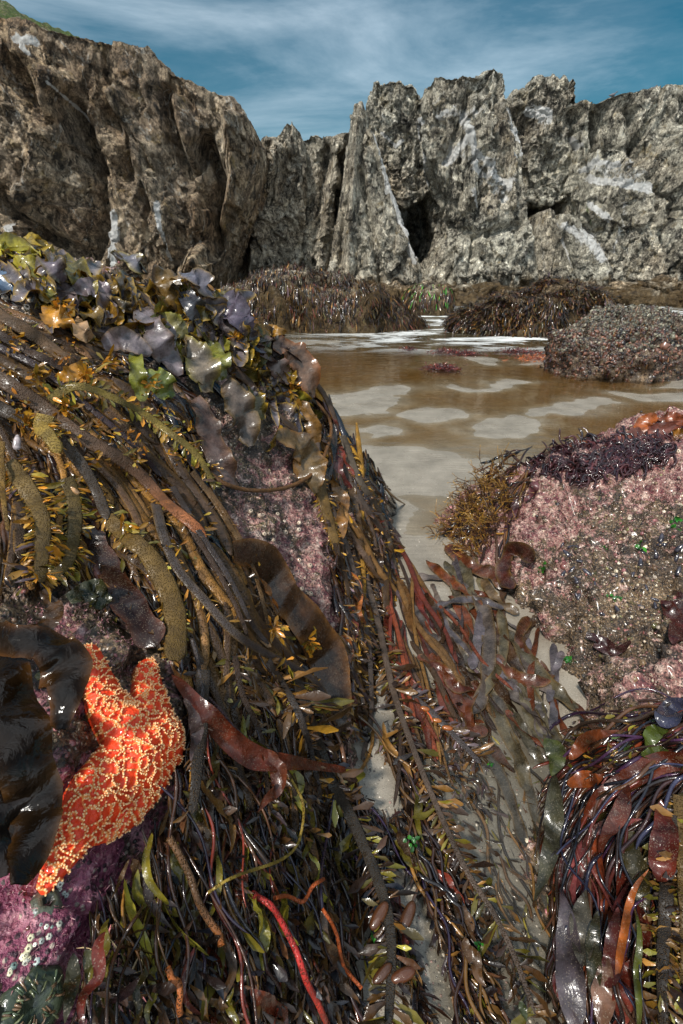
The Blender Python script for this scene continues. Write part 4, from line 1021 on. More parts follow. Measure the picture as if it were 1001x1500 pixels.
single([CURTAIN], 46, (150, 330), (6, 13), BROWN + [(.08, .05, .035)] + GOLD[:1] + PURP[:1], lift=(.015, .04), K=26, kind='tube', flat=.22, name='kelp_strand', mat=M_STALK, lab='one of the kelp stalks in the curtain falling towards the sandy channel', group='kelp curtain at the right end of the left rock', wob=.12, edgeC=(.16, .08, .015))
single([CURTAIN], 44, (60, 150), (9, 16), RED[:3] + BROWN + [(.14, .045, .012)], lift=(.015, .04), K=18, kind='rib', name='seaweed_ribbon', mat=M_BLADE, lab='one of the glossy orange-brown blades in the kelp curtain above the channel', group='glossy blades in the curtain', wob=.5, ruf=.3, rollr=.6, shape='lance')

# ---------- named stalks, traced one by one
BK = (.045, .024, .014); BR2 = (.1, .054, .018); OC = (.2, .11, .02); GY = (.08, .05, .03)
boa([(155, 405), (210, 437), (245, 467), (320, 495), (370, 527), (425, 562), (470, 600)], 9, GY, 'long thin grey-brown stalk across the purple blades from the rock top to its right rim', lift=.05, leafL=.010, dens=.25, leafcols=GOLD)
boa([(-60, 430), (0, 465), (50, 495), (105, 537)], 25, (.11, .06, .025), 'thickest kelp stalk at the left edge, uppermost of the dark stalks', lift=.05, leafL=.010, leafcols=GOLD + OLIVE, dens=.5)
boa([(-60, 460), (0, 492), (45, 520), (95, 545), (170, 592), (185, 600)], 15, BK, 'dark stalk just under the thickest stalk, ending near the golden sprigs', lift=.046, leafL=.009, leafcols=GOLD, dens=.3)
boa([(-50, 480), (0, 512), (65, 545), (120, 590), (182, 642), (235, 700)], 11, (.03, .016, .02), 'slim near-black stalk, third from the top at the left edge', lift=.05, fr=False)
boa([(-60, 520), (0, 555), (60, 595), (115, 640), (165, 668), (200, 695), (240, 738), (280, 770), (299, 787)], 24, (.085, .048, .026), 'long thick dark stalk ending in an orange tip beside the pink patch', lift=.06, tip=(.4, .12, .03), leafL=.012, leafcols=GOLD + BROWN, dens=.35, taper='stalk')
boa([(-60, 570), (0, 600), (50, 625), (90, 645), (108, 668), (130, 700), (160, 765)], 21, (.05, .035, .024), 'dark stalk leading into the blunt golden stalk above the starfish', lift=.055, leafL=.010, leafcols=GOLD, dens=.4)
boa([(160, 762), (190, 790), (220, 820), (242, 865), (254, 915), (253, 968)], 30, (.13, .075, .016), 'blunt golden-brown pebbled stalk ending just above the starfish', lift=.05, leafL=.009, leafcols=GOLD + OLIVE, dens=.6, taper='flatend', wr=.3)
boa([(70, 590), (115, 572), (190, 602), (240, 632), (285, 668), (315, 720)], 13, (.17, .12, .02), 'yellow-green knobbly stalk crossing above the pink patch', lift=.075, leafL=.012, leafcols=GOLD + OLIVE + [(.3, .25, .03)], dens=1.0, wr=.3)
boa([(320, 530), (355, 555), (390, 595), (435, 634)], 14, BK, 'short dark stalk running to the right rim of the left rock', lift=.04, fr=False, edge=(.2, .1, .02))
boa([(298, 692), (330, 714), (372, 723), (420, 716), (460, 692), (478, 655), (482, 622), (462, 590)], 7, (.16, .07, .02), 'smooth orange-brown stalk looping down below the pink patch', lift=.07, fr=False, flat=.8)
boa([(225, 745), (240, 795), (262, 842), (300, 885), (340, 928), (380, 955), (450, 995), (482, 1040)], 15, (.06, .045, .04), 'long grey-brown stalk with ochre edges curving down to the red blade', lift=.06, leafL=.010, leafcols=GOLD, dens=.25, edge=(.22, .12, .02))
for i, (p, w) in enumerate([([(265, 750), (300, 815), (330, 865), (352, 912), (360, 950)], 9), ([(250, 715), (290, 780), (330, 848), (362, 915), (388, 945)], 10), ([(280, 695), (325, 755), (362, 830), (390, 920)], 9), ([(300, 720), (345, 780), (372, 850), (400, 905)], 7)]):
    boa(p, w, [BK, (.04, .03, .028), BR2, (.1, .05, .015)][i], ['darkest of the four stalks side by side in the middle of the rock', 'widest of the four stalks side by side in the middle of the rock', 'brown stalk nearest the pink patch of the four side by side', 'thin rusty stalk among the four side by side'][i], lift=.055 + i * .004, fr=i % 2 == 0, leafL=.009, dens=.3, edge=(.14, .07, .02) if i > 1 else None)
boa([(10, 680), (40, 715), (58, 760), (60, 820), (52, 855)], 26, (.13, .08, .02), 'broad warty golden stalk hanging at the left edge above the glossy black blade', lift=.05, leafL=.014, leafcols=GOLD + PURP[:1], dens=1.4, spacing=.003)
boa([(95, 700), (108, 760), (100, 820), (75, 850)], 22, (.12, .08, .022), 'warty golden stalk beside the dark band, curling left at its end', lift=.045, leafL=.013, leafcols=GOLD + OLIVE, dens=1.4, spacing=.003)
boa([(72, 610), (70, 635), (82, 665)], 24, (.26, .17, .03), 'short bright golden ruffled scrap on the dark stalks', lift=.08, leafL=.008, leafcols=GOLD, dens=2, fr=True)
boa([(2, 650), (4, 720), (8, 785)], 8, (.2, .11, .02), 'slim golden stalk along the left edge of the rock', lift=.06, fr=False)
# the curtain
boa([(462, 640), (472, 711), (500, 788), (527, 882), (540, 965), (541, 1060), (525, 1115)], 11, (.085, .062, .05), 'outer left stalk of the kelp curtain, falling almost straight', lift=.045, leafL=.016, leafcols=BROWN + GOLD[:1], dens=.5)
boa([(470, 600), (505, 733), (533, 838), (555, 920), (577, 1020), (612, 1121), (654, 1220), (687, 1287), (720, 1336), (753, 1402), (785, 1490)], 11, (.085, .058, .042), 'longest stalk of all, from the curtain down over the sand to the bottom edge', which='A', lift=.04, leafL=.022, leafcols=BROWN + OLIVE[:1], dens=.9, K=80)
boa([(500, 640), (522, 700), (560, 766), (582, 849), (604, 935), (615, 975)], 12, (.08, .06, .04), 'middle stalk of the kelp curtain with tiny leaves', lift=.045, leafL=.015, leafcols=BROWN + GOLD[:2], dens=.8)
boa([(478, 625), (500, 680), (535, 740), (575, 800), (612, 870), (628, 940), (650, 985)], 10, (.06, .04, .03), 'right rim stalk of the kelp curtain', lift=.04, leafL=.014, leafcols=BROWN + RED[:1], dens=.7)
boa([(455, 660), (480, 760), (490, 800)], 22, (.15, .085, .02), 'short warty golden stalk at the inner edge of the curtain', lift=.04, leafL=.010, leafcols=GOLD, dens=1)
boa([(575, 1000), (615, 1030), (660, 1075), (705, 1120)], 12, (.055, .045, .045), 'feathery stalk with orange floats lying at the sand edge', which='A', lift=.03, leafL=.024, leafcols=BROWN + PURP[:2], dens=1.6, floats=[(622, 1040, 15, 9, .3, (.35, .1, .015)), (640, 1057, 14, 8, .2, (.38, .12, .02)), (655, 1068, 17, 9, .2, (.32, .09, .012))])
# lower stalks
boa([(296, 985), (290, 1060), (284, 1120), (277, 1190)], 20, (.028, .02, .014), 'black pebbled stalk hanging straight down beside the starfish', lift=.06, leafL=.009, leafcols=BROWN, dens=.3)
boa([(430, 1000), (450, 1055), (483, 1143), (521, 1215), (555, 1298), (571, 1380), (568, 1510)], 20, (.028, .022, .016), 'black pebbled stalk running down to the bottom edge between the brown floats', which='A', lift=.055, leafL=.026, leafcols=BROWN + OLIVE + DARK, dens=1.4,
    floats=[(555, 1345, 42, 20, -1.1, (.1, .035, .012)), (596, 1347, 44, 20, -1.2, (.09, .035, .015)), (590, 1432, 40, 19, -.5, (.11, .035, .012)), (560, 1430, 36, 17, -.9, (.08, .03, .012))], K=60)
boa([(387, 970), (425, 1030), (448, 1085), (470, 1180)], 12, (.045, .035, .03), 'dark feathery stalk emerging from under the red blade', lift=.05, leafL=.02, leafcols=BROWN + GOLD[:1], dens=1.2)
boa([(340, 960), (352, 1020), (380, 1090), (395, 1190)], 10, BK, 'dark feathery stalk left of the red blade fork', lift=.04, leafL=.018, leafcols=BROWN + OLIVE[:1], dens=1.2)
boa([(985, 1200), (978, 1270), (973, 1380), (980, 1510)], 20, (.03, .022, .016), 'black pebbled stalk with golden leaves along the lower right edge', which='R', lift=.05, leafL=.013, leafcols=BROWN + GOLD[2:3] + OLIVE, dens=1.2, group='feather kelp on the right rock', wr=.3)
boa([(995, 1170), (1000, 1300), (1000, 1450)], 14, (.12, .07, .02), 'golden stalk cut by the lower right edge of the picture', which='R', lift=.05, leafL=.013, leafcols=BROWN + GOLD[2:3], dens=1.2, group='feather kelp on the right rock', wr=.3)
# bright red stalks
def cord(path, w, col, lab, which='L', lift=.06, tip=None, group='thin bright weed stems'):
    return boa(path, w, col, lab, which, lift, fr=False, flat=.9, tip=tip, group=group, name='seaweed_stalk', taper='one')
cord([(366, 1303), (405, 1355), (440, 1420), (478, 1510)], 8, (.4, .025, .02), 'bright red stem running to the bottom edge, thickest of the red ones', tip=(.6, .08, .03))
cord([(465, 1335), (485, 1370), (505, 1420), (528, 1452)], 5, (.5, .1, .02), 'short orange-red stem left of the brown floats', 'A')
cord([(420, 1145), (438, 1180), (430, 1235), (400, 1265), (340, 1290), (305, 1300)], 4, (.3, .2, .03), 'yellow stem curling left below the red blade')
cord([(240, 1235), (275, 1290), (305, 1345), (322, 1390)], 9, (.12, .06, .025), 'dark stem with an orange end lying obliquely below the starfish', tip=(.5, .14, .02))
cord([(275, 940), (292, 990), (290, 1040)], 6, (.06, .05, .05), 'short grey curved stem just right of the starfish top')
cord([(300, 1025), (340, 1070), (370, 1100), (400, 1130)], 4, (.06, .03, .035), 'thin purplish stem over the red blade')
cord([(395, 1310), (420, 1318), (440, 1322), (455, 1300), (468, 1297)], 5, (.5, .1, .02), 'orange-red scrap of stem curling upwards among dark leaves')
cord([(548, 1075), (535, 1110), (520, 1130)], 5, (.25, .12, .02), 'little ochre stem at the tip of the red blade')
cord([(240, 1415), (250, 1440), (262, 1472)], 8, (.45, .13, .03), 'short orange tip at the bottom of the dark blades')

# ---------- broad blades, traced
MAUVE, MAUVE2 = (.17, .14, .15), (.12, .1, .1)
YO = (.3, .2, .02)
blade([(250, 985), (280, 1035), (325, 1080), (370, 1112), (435, 1122), (524, 1128)], 27, (.15, .03, .012), 'long reddish-brown blade pointing right from the starfish across the dark stalks', lift=.075, shape='lance', ruf=.2, curl=.3, freq=1.5)
blade([(378, 1100), (402, 1135), (395, 1165), (372, 1188)], 22, (.13, .035, .015), 'curling side lobe of the long reddish blade', lift=.075, shape='lance', curl=.4)
blade([(338, 812), (375, 818), (410, 870), (450, 915), (478, 970), (494, 1030), (498, 1062)], 62, (.055, .025, .01), 'large glossy dark brown blade hanging beside the pink rock face', lift=.05, edge=(.2, .08, .015), ruf=.06, curl=-.12, freq=1.2, twist=.15, liftv=[.03, .03, .02, .01, 0])
blade([(352, 826), (372, 850), (392, 880), (405, 912)], 16, (.22, .08, .015), 'narrow orange folded edge leaf beside the large glossy blade', lift=.085, shape='lance', roll=.9)
blade([(118, 722), (133, 800), (165, 850), (198, 900), (228, 950)], 40, (.035, .013, .008), 'dark reddish band-shaped blade left of the blunt golden stalk', lift=.035, edge=(.1, .03, .01), shape='strap')
BLK = (.013, .007, .003)
blade([(-40, 925), (5, 935), (50, 950), (86, 978), (92, 1030), (84, 1075)], 50, BLK, 'glossy black-brown blade folded over left of the starfish', mat=M_BLACK, lift=.07, ruf=.22, curl=-.2, freq=4.2, edge=(.09, .035, .008), liftv=[.0, .03, .04, .03, .01])
blade([(0, 940), (12, 1010), (26, 1090), (48, 1170), (46, 1230), (22, 1300)], 72, BLK, 'largest glossy black blade hanging down the left edge beside the starfish', mat=M_BLACK, lift=.055, ruf=.22, curl=-.15, freq=4.6, edge=(.07, .03, .008))
blade([(-30, 1080), (-8, 1150), (0, 1230), (0, 1290)], 60, (.02, .012, .008), 'black blade at the very left edge under the larger one', mat=M_BLACK, lift=.04, ruf=.2, curl=-.1, freq=4)
blade([(58, 1130), (66, 1180), (66, 1225)], 26, (.025, .012, .008), 'small dark blade tip touching the starfish lower arm', mat=M_BLACK, lift=.05, ruf=.2)
blade([(100, 880), (130, 870), (165, 885)], 30, (.04, .04, .012), 'dark green shiny blade curl above the starfish', lift=.05, ruf=.5)
blade([(55, 870), (80, 900), (60, 925), (20, 935)], 22, (.09, .04, .012), 'brown curl of blade above the black blades', lift=.05, ruf=.5)
blade([(262, 1035), (275, 1070), (277, 1118)], 18, (.09, .055, .05), 'small mauve leaf tip hanging at the right side of the starfish', lift=.085, shape='lance')
TB = [  # the purple-grey blades over the crest: path, width, colour, edge, label
 ([(205, 452), (225, 490), (262, 552)], 34, MAUVE, (.14, .08, .04), 'long mauve blade with pointed lower end in the centre of the crest'),
 ([(150, 506), (180, 500), (222, 522)], 30, MAUVE, (.16, .1, .05), 'pale mauve flat blade lying left of the long mauve blade'),
 ([(322, 440), (345, 462), (362, 492)], 42, (.1, .08, .11), None, 'shiny violet-grey blade near the top right of the crest'),
 ([(372, 492), (395, 525), (422, 565)], 34, (.1, .07, .06), (.1, .04, .02), 'mauve-brown blade hanging at the right shoulder of the crest'),
 ([(400, 506), (430, 520), (450, 560), (455, 585)], 40, (.14, .08, .05), (.3, .1, .02), 'tan blade with orange rim, outermost at the right of the crest'),
 ([(240, 398), (250, 425), (243, 458)], 42, (.14, .08, .02), (.1, .09, .09), 'ochre speckled blade standing at the crest'),
 ([(285, 585), (300, 625), (325, 690), (345, 715)], 34, (.09, .055, .045), (.14, .07, .03), 'long brownish mauve blade hanging over the pink patch'),
 ([(330, 560), (350, 600), (365, 655)], 40, (.1, .075, .06), (.15, .09, .02), 'tattered mauve blade over the pink patch, right of the long one'),
 ([(268, 500), (292, 535), (300, 578)], 42, (.13, .1, .07), (.25, .2, .02), 'twisted mauve blade with yellow-green rim'),
 ([(197, 520), (200, 555), (205, 590)], 22, (.17, .17, .02), None, 'yellow-green leaf hanging under the mauve blades'),
 ([(210, 548), (232, 560), (252, 585)], 30, (.12, .15, .03), (.2, .2, .02), 'green leaf beside the yellow-green one'),
 ([(-10, 378), (30, 374), (60, 395)], 36, (.42, .36, .03), (.3, .22, .02), 'bright yellow blade at the left end of the crest'),
 ([(20, 392), (45, 395), (70, 418)], 24, (.4, .33, .04), None, 'second yellow blade below the bright yellow one'),
 ([(40, 350), (60, 362), (82, 376)], 18, YO, None, 'orange-yellow leaf sticking up at the left end of the crest'),
 ([(60, 372), (78, 395), (95, 412)], 26, (.14, .11, .13), (.2, .14, .03), 'violet blade next to the yellow blades'),
 ([(88, 380), (115, 405), (135, 440)], 34, (.1, .08, .015), (.25, .18, .02), 'olive-brown ruffled blade on the crest right of the violet blade'),
 ([(108, 425), (135, 425), (165, 442)], 24, (.13, .1, .11), None, 'grey blade under the olive ruffled blade'),
 ([(165, 378), (190, 384), (212, 402)], 22, (.13, .12, .14), (.3, .22, .03), 'grey blade with a yellow rim on the skyline of the crest'),
 ([(0, 352), (20, 352), (44, 366)], 14, (.3, .2, .02), (.1, .08, .1), 'thin golden blade at the topmost left corner of the crest'),
 ([(268, 432), (285, 455), (290, 480)], 28, (.05, .05, .06), None, 'black shiny blade in the hollow of the crest'),
 ([(270, 405), (290, 415), (310, 440)], 30, (.13, .12, .15), (.2, .12, .02), 'bluish-grey blade on the skyline'),
 ([(305, 455), (322, 480), (325, 505)], 30, (.12, .09, .09), (.3, .2, .02), 'crumpled grey blade left of the shiny violet one'),
 ([(225, 475), (255, 478), (275, 492)], 26, (.16, .14, .05), (.22, .2, .02), 'yellow-grey folded blade in the middle of the crest'),
 ([(300, 505), (318, 530), (322, 560)], 28, (.18, .18, .03), (.1, .1, .03), 'yellow-green crumpled blade beside the thin stalk'),
 ([(70, 452), (85, 470), (105, 480)], 26, (.45, .2, .02), None, 'orange translucent leaf on the barnacled crest'),
 ([(110, 470), (118, 488), (130, 500)], 22, (.4, .24, .12), None, 'peach coloured leaf beside the orange one'),
 ([(88, 560), (110, 548), (130, 545)], 20, (.38, .17, .015), None, 'flat orange leaf on the upper stalks'),
 ([(405, 640), (440, 655), (452, 690), (462, 725)], 40, (.12, .075, .03), (.22, .1, .02), 'tan blade hanging at the rim inside the looping stalk'),
 ([(430, 590), (450, 610), (466, 650)], 24, (.16, .08, .02), None, 'golden brown folded blade on the right rim'),
 ([(480, 705), (500, 740), (498, 790)], 18, (.2, .09, .02), None, 'short golden blade inside the curtain top'),
]
for p, w, c, e, l in TB:
    blade(p, w * 1.12, np.array(c) * 1.35, l, lift=.055, edge=e, ruf=.3, curl=.12, freq=2.2, K=30, liftv=[.0, .02, .02, 0])
# further blades crowding the crest, each its own object
def crestblade(i):
    u = rng.uniform(0, 1); k = int(rng.integers(0, 5))
    line = np.array([(0, 372), (80, 385), (160, 400), (260, 418), (330, 445), (395, 500), (440, 560)], float)
    t = rng.uniform(0, 6); j = int(min(t, 5)); b = line[j] * (1 - (t - j)) + line[j + 1] * (t - j)
    off = rng.uniform(-4, 75) * (1 if t > 1.2 else .6)
    a = rng.normal(.9, .7); L = rng.uniform(24, 62)
    p0 = b + np.array([-.35, .95]) * off; d = np.array([math.cos(a), math.sin(a)])
    cs = [MAUVE, MAUVE, MAUVE, (.24, .21, .22), (.16, .12, .12), (.1, .08, .015), (.28, .16, .02), (.2, .18, .02), (.07, .05, .03), (.35, .17, .02), (.04, .035, .05)]
    c = np.array(cs[int(rng.integers(0, len(cs)))])
    wdt = rng.uniform(12, 30)
    blade([p0, p0 + d * L * .5 + rng.normal(0, 6, 2), p0 + d * L], wdt, c, 'crumpled mauve, olive or orange blade heaped along the left rock crest', lift=rng.uniform(.02, .055), edge=(.4, .24, .02) if rng.random() < .65 else None, ruf=.34, curl=rng.uniform(-.2, .3), freq=rng.uniform(1, 3), K=24, ncol=7,
          group='crumpled blades heaped along the crest', roll=rng.normal(0, .7), liftv=[.0, rng.uniform(0, .03), rng.uniform(-.01, .03)])
for i in range(185): crestblade(i)
mb = leafmess([TOP], 1700, (.010, .03), GOLD + OLIVE + BROWN + PURP[:2], lift=(.005, .03), up=.5, wr=(.15, .3))
tag(mb.build('seaweed_leaves', M_LEAF), 'small golden and brown leaves filling the gaps of the crest', 'seaweed', kind='stuff')

# golden sprigs
def sprig(u, v, lab, n=26, L=.035, cols=GOLD, which='L', lift=.07, up=.9, group='golden leafy sprigs on the left rock', wr=.17):
    P, Nn, m = lay(np.array([[float(u)]]), np.array([[float(v)]]), which, lift, 0); p, nn = P[0, 0], Nn[0, 0]
    mb = MB(); B = p + rng.normal(0, .006, (n, 3)); f = flow(np.array([float(u)]), np.array([float(v)]))[0]
    D = nrm(np.array([f[0], 0, -f[1]]) * .3 + nn * up + rng.normal(0, .65, (n, 3)))
    leaves(mb, B, D, nrm(rng.normal(0, 1, (n, 3)) + nn), L * rng.uniform(.6, 1.3, n), L * wr * rng.uniform(.7, 1.2, n), pick(cols, n, .25), seg=4, bend=-.2, tipC=None)
    return lonely('seaweed_sprig', mb, M_LEAF, lab, 'seaweed', group)
for i, (u, v, l) in enumerate([(50, 555, 'golden leafy sprig lying on the thick stalks near the left edge'), (105, 600, 'golden sprig where two dark stalks cross'), (150, 535, 'orange sprig at the end of the thickest stalk'), (90, 455, 'orange sprig on the barnacled crest'), (130, 560, 'small golden sprig above the yellow-green stalk'),
                     (220, 560, 'sprig of pointed horns beside the green leaf'), (185, 780, 'olive sprig on the blunt golden stalk'), (345, 500, 'tiny golden sprig under the violet blade'), (425, 575, 'ochre sprig at the right rim'), (395, 925, 'golden sprig above the large glossy blade'), (450, 940, 'golden sprig below the large glossy blade'), (30, 620, 'ochre sprig on the lower stalks at the left edge')]):
    sprig(u, v, l, cols=GOLD + [(.4, .17, .02)], L=.03)
for i in range(34):   # orange bits along stalks
    u, v = seeds([[(0, 440), (130, 500), (300, 640), (330, 760), (400, 900), (300, 850), (150, 700), (0, 600)]], 1)[0]
    sprig(u, v, 'one of the tiny orange or golden leaf tufts dotted over the dark stalks', n=7, L=.016, cols=GOLD + [(.4, .15, .02)], group='tiny golden tufts on the stalks', lift=.06, wr=.25)

SWEEP = [(590, 830), (630, 880), (660, 980), (680, 1060), (640, 1090), (570, 1010), (560, 900)]
single([SWEEP], 34, (140, 300), (4, 10), BROWN + RED[:2] + PURP[:1], lift=(.012, .035), K=26, kind='tube', flat=.25, name='kelp_strand', mat=M_STALK, lab='long kelp strand sweeping from the curtain across the channel sand', group='strands sweeping over the channel', wob=.15, which='A', back=.25)
single([SWEEP], 16, (60, 130), (9, 15), RED[:3] + BROWN[:2], lift=(.01, .03), K=20, kind='rib', name='seaweed_ribbon', mat=M_BLADE, lab='red-brown ribbon lying between the curtain and the channel straps', group='ribbons beside the channel straps', which='A', shape='lance', ruf=.25, rollr=.5, back=.25)

# ============================================================ STARFISH
def starfish():
    O = np.array([200.0, 1100.0])
    P0, N0, m0 = lay(np.array([[O[0]]]), np.array([[O[1]]]), 'L', 0.0, 0)
    # mean plane of the rock under the body
    s = seeds([[(120, 960), (240, 980), (265, 1100), (200, 1180), (60, 1290), (110, 1130)]], 300)
    Ps, Ns, _ = lay(s[:, :1], s[:, 1:], 'L', 0.0, 0)
    nn = nrm(nrm(Ns[:, 0]).mean(0)); c0 = Ps[:, 0].mean(0)
    def onplane(u, v):
        d = ray(u, v); k = ((c0 - CAM) @ nn) / (d @ nn); return CAM + d * np.asarray(k)[..., None]
    ax1 = nrm(onplane(260., 1100.) - onplane(200., 1100.)); ax2 = np.cross(nn, ax1)
    def loc(u, v):
        p = onplane(np.asarray(u, float), np.asarray(v, float)) - c0; return np.stack([p @ ax1, p @ ax2], -1)
    mp = float(m0[0, 0]) * 1.0
    arms = [  # (px points, px radii)
        ([(190, 1078), (160, 1036), (143, 995), (132, 956)], [42, 31, 22, 13], 1.0),
        ([(218, 1075), (220, 1025), (222, 985), (223, 972)], [38, 27, 20, 17], .95),
        ([(198, 1108), (152, 1150), (117, 1192), (92, 1232), (73, 1262), (58, 1288)], [50, 42, 32, 23, 15, 8], 1.0),
        ([(218, 1085), (236, 1088), (243, 1105)], [42, 30, 24], 1.15),
        ([(215, 1118), (205, 1160), (178, 1192), (150, 1212), (122, 1228)], [42, 28, 22, 16, 9], .7)]
    step = .0011
    lo = loc([30], [1310])[0]; cs = loc([30, 290, 290, 30], [930, 930, 1320, 1320]); lo, hi = cs.min(0), cs.max(0)
    nx, ny = int((hi[0] - lo[0]) / step), int((hi[1] - lo[1]) / step)
    A, B = np.meshgrid(np.linspace(lo[0], hi[0], nx), np.linspace(lo[1], hi[1], ny))
    q = np.stack([A, B], -1)
    hs = []
    for pts, rad, hk in arms:
        pt = loc(*np.array(pts, float).T); pc = catmull(np.concatenate([pt, np.array(rad)[:, None]], 1), 30)
        best = np.full(A.shape, -9.0)
        wob = .12 * fbm(np.stack([A * 60, B * 60, A * 0], -1), 3, 2)
        for (x, y, r) in pc:
            r = max(r, 4) * mp * 1.0
            e = 1 - ((A - x) ** 2 + (B - y) ** 2) / (r * r) + wob
            best = np.maximum(best, np.where(e > -.5, np.sign(e) * np.sqrt(np.abs(e)) * r, -9))
        hs.append(best * hk)
    h = hs[0]
    for g in hs[1:]:
        k = .004; t = np.clip(.5 + .5 * (h - g) / k, 0, 1); h = g * (1 - t) + h * t + k * t * (1 - t)
    inside = h > -.001
    H = np.clip(h, 0, None) * .8
    # reticulated ridges: distance to the walls of a warped cell pattern
    p3 = np.stack([A, B, A * 0], -1)
    w = np.stack([fbm(p3 * 90, 21, 3), fbm(p3 * 90, 22, 3), A * 0], -1) * .009
    def edges(p, seed):
        f = np.floor(p).astype(np.int64); F1 = np.full(A.shape, 9.0); F2 = F1.copy()
        for a in (-1, 0, 1):
            for b in (-1, 0, 1):
                i, j, k = f[..., 0] + a, f[..., 1] + b, f[..., 2]
                d = np.hypot(p[..., 0] - i - _h(i, j, k, seed), p[..., 1] - j - _h(i, j, k, seed + 1))
                m = d < F1; F2 = np.where(m, F1, np.minimum(F2, d)); F1 = np.minimum(F1, d)
        return F2 - F1
    e = edges((p3 + w) * np.array([78, 96, 0]) + .5, 51)
    gap = sstep(-.8, -.68, fbm(p3 * 120, 61, 2)); ridge = np.clip(1 - e / .24, 0, 1) * gap
    H2 = H + (ridge * .0034 + .0015 * fbm(p3 * 300, 9, 2)) * sstep(0, .004, H) + .004 * fbm(p3 * 45, 5, 2) * sstep(0, .01, H)
    # drape over the rock: height of the rock over the plane, smoothed
    W0 = c0 + A[..., None] * ax1 + B[..., None] * ax2
    st = 6; Rk = np.zeros(A[::st, ::st].shape)
    for i in range(Rk.shape[0]):
        for j in range(Rk.shape[1]):
            p = W0[i * st, j * st] + nn * .25
            hh = BL.ray_cast(Vector(p), Vector(-nn)); Rk[i, j] = .25 - hh[3] if hh[0] is not None else 0
    Rk = np.clip(Rk, -.08, .08)
    for _ in range(14):
        R2 = Rk.copy(); R2[1:-1, 1:-1] = (Rk[1:-1, 1:-1] + Rk[:-2, 1:-1] + Rk[2:, 1:-1] + Rk[1:-1, :-2] + Rk[1:-1, 2:]) / 5; Rk = R2
    gi = np.clip(np.arange(A.shape[0]) / st, 0, Rk.shape[0] - 1.001); gj = np.clip(np.arange(A.shape[1]) / st, 0, Rk.shape[1] - 1.001)
    i0, j0 = gi.astype(int)[:, None], gj.astype(int)[None]; fi, fj = (gi - gi.astype(int))[:, None], (gj - gj.astype(int))[None]
    RR = (Rk[i0, j0] * (1 - fj) + Rk[i0, j0 + 1] * fj) * (1 - fi) + (Rk[i0 + 1, j0] * (1 - fj) + Rk[i0 + 1, j0 + 1] * fj) * fi
    base = RR + .022
    z = base + H2
    P = W0 + nn * z[..., None]
    Pb = W0 + nn * (base - .03)[..., None]
    vid = -np.ones(A.shape, int); Q = gridquads(*A.shape)
    ins = inside.reshape(-1); keep = ins[Q].all(1); Q = Q[keep]
    used = np.unique(Q); remap = -np.ones(A.size, int); remap[used] = np.arange(len(used)); Q = remap[Q]
    V = P.reshape(-1, 3)[used]
    # skirt closing the rim down to the rock
    ed = np.concatenate([Q[:, [0, 1]], Q[:, [1, 2]], Q[:, [2, 3]], Q[:, [3, 0]]]); key = np.sort(ed, 1); kk = key[:, 0] * len(used) + key[:, 1]
    un, cnt = np.unique(kk, return_counts=True); rim = ed[np.isin(kk, un[cnt == 1])]
    Vb = Pb.reshape(-1, 3)[used]
    col = np.array([.78, .055, .01]) * np.exp(.25 * fbm(p3 * 90, 77, 3))[..., None]
    rk = sstep(.2, .75, ridge)[..., None]; col = col * (1 - rk) + np.array([.97, .4, .1]) * rk
    cc = col.reshape(-1, 3)[used]
    o = empty('starfish', c0); tag(o, 'bright orange-red starfish with pale beaded ridges clinging to the left rock', 'starfish')
    mb = MB(); mb.add(np.concatenate([V, Vb]), np.concatenate([Q, np.stack([rim[:, 1], rim[:, 0], rim[:, 0] + len(V), rim[:, 1] + len(V)], -1)]), c=np.concatenate([cc, cc * .7]))
    mb.build('body', M_STAR, o)
    # beads of the white spines along the ridges
    Nn = gridnormals(P)
    if (Nn[ny // 2, nx // 2] @ nn) < 0: Nn = -Nn
    cand = np.argwhere((ridge > .68) & (H > .0004)); rng.shuffle(cand)
    occ = np.zeros((A.shape[0] // 2 + 1, A.shape[1] // 2 + 1), bool); sel = []
    for i, j in cand:
        a, b = i // 2, j // 2
        if not occ[a, b]: occ[a, b] = True; sel.append((i, j))
    sel = np.array(sel); Bp = P[sel[:, 0], sel[:, 1]]; Bn = nrm(Nn[sel[:, 0], sel[:, 1]] + rng.normal(0, .2, (len(sel), 3)))
    r = rng.uniform(.0009, .00125, len(sel)); M = len(sel); k = 6
    a1 = nrm(np.cross(Bn, [.3, .5, .8])); a2 = np.cross(Bn, a1); a = np.arange(k) / k * 2 * np.pi
    rings = [Bp[:, None] + (a1[:, None] * np.cos(a)[None, :, None] + a2[:, None] * np.sin(a)[None, :, None]) * (r * rad)[:, None, None] + Bn[:, None] * (r * hh)[:, None, None] for rad, hh in ((.75, -.6), (1.0, .8), (.8, 1.7))]
    V = np.concatenate(rings + [(Bp + Bn * (r * 2.2)[:, None])[:, None]], 1)
    q4 = gridquads(3, k, True); tr = np.array([[12 + i, 12 + (i + 1) % k, 18] for i in range(k)]); off = (np.arange(M) * 19)[:, None, None]
    cc = np.repeat((np.array([.95, .45, .17]) * rng.uniform(.75, 1.1, (M, 1)))[:, None], 19, 1); cc[:, :6] = (.8, .12, .02); cc[:, 12:] = np.minimum(cc[:, 12:] * [1.05, 1.4, 1.9], 1)
    mb = MB(); mb.add(V, (q4[None] + off).reshape(-1, 4), (tr[None] + off).reshape(-1, 3), cc.reshape(-1, 3))
    tag(mb.build('spines', M_SPINE, o), kind='stuff')
M_STAR = weed_mat('starfish skin', rough=.4, bump=.4, bscale=900, coat=.25, mottling=.15)
M_SPINE = weed_mat('starfish spine', rough=.45, bump=.1, coat=.1, mottling=.08)
starfish()

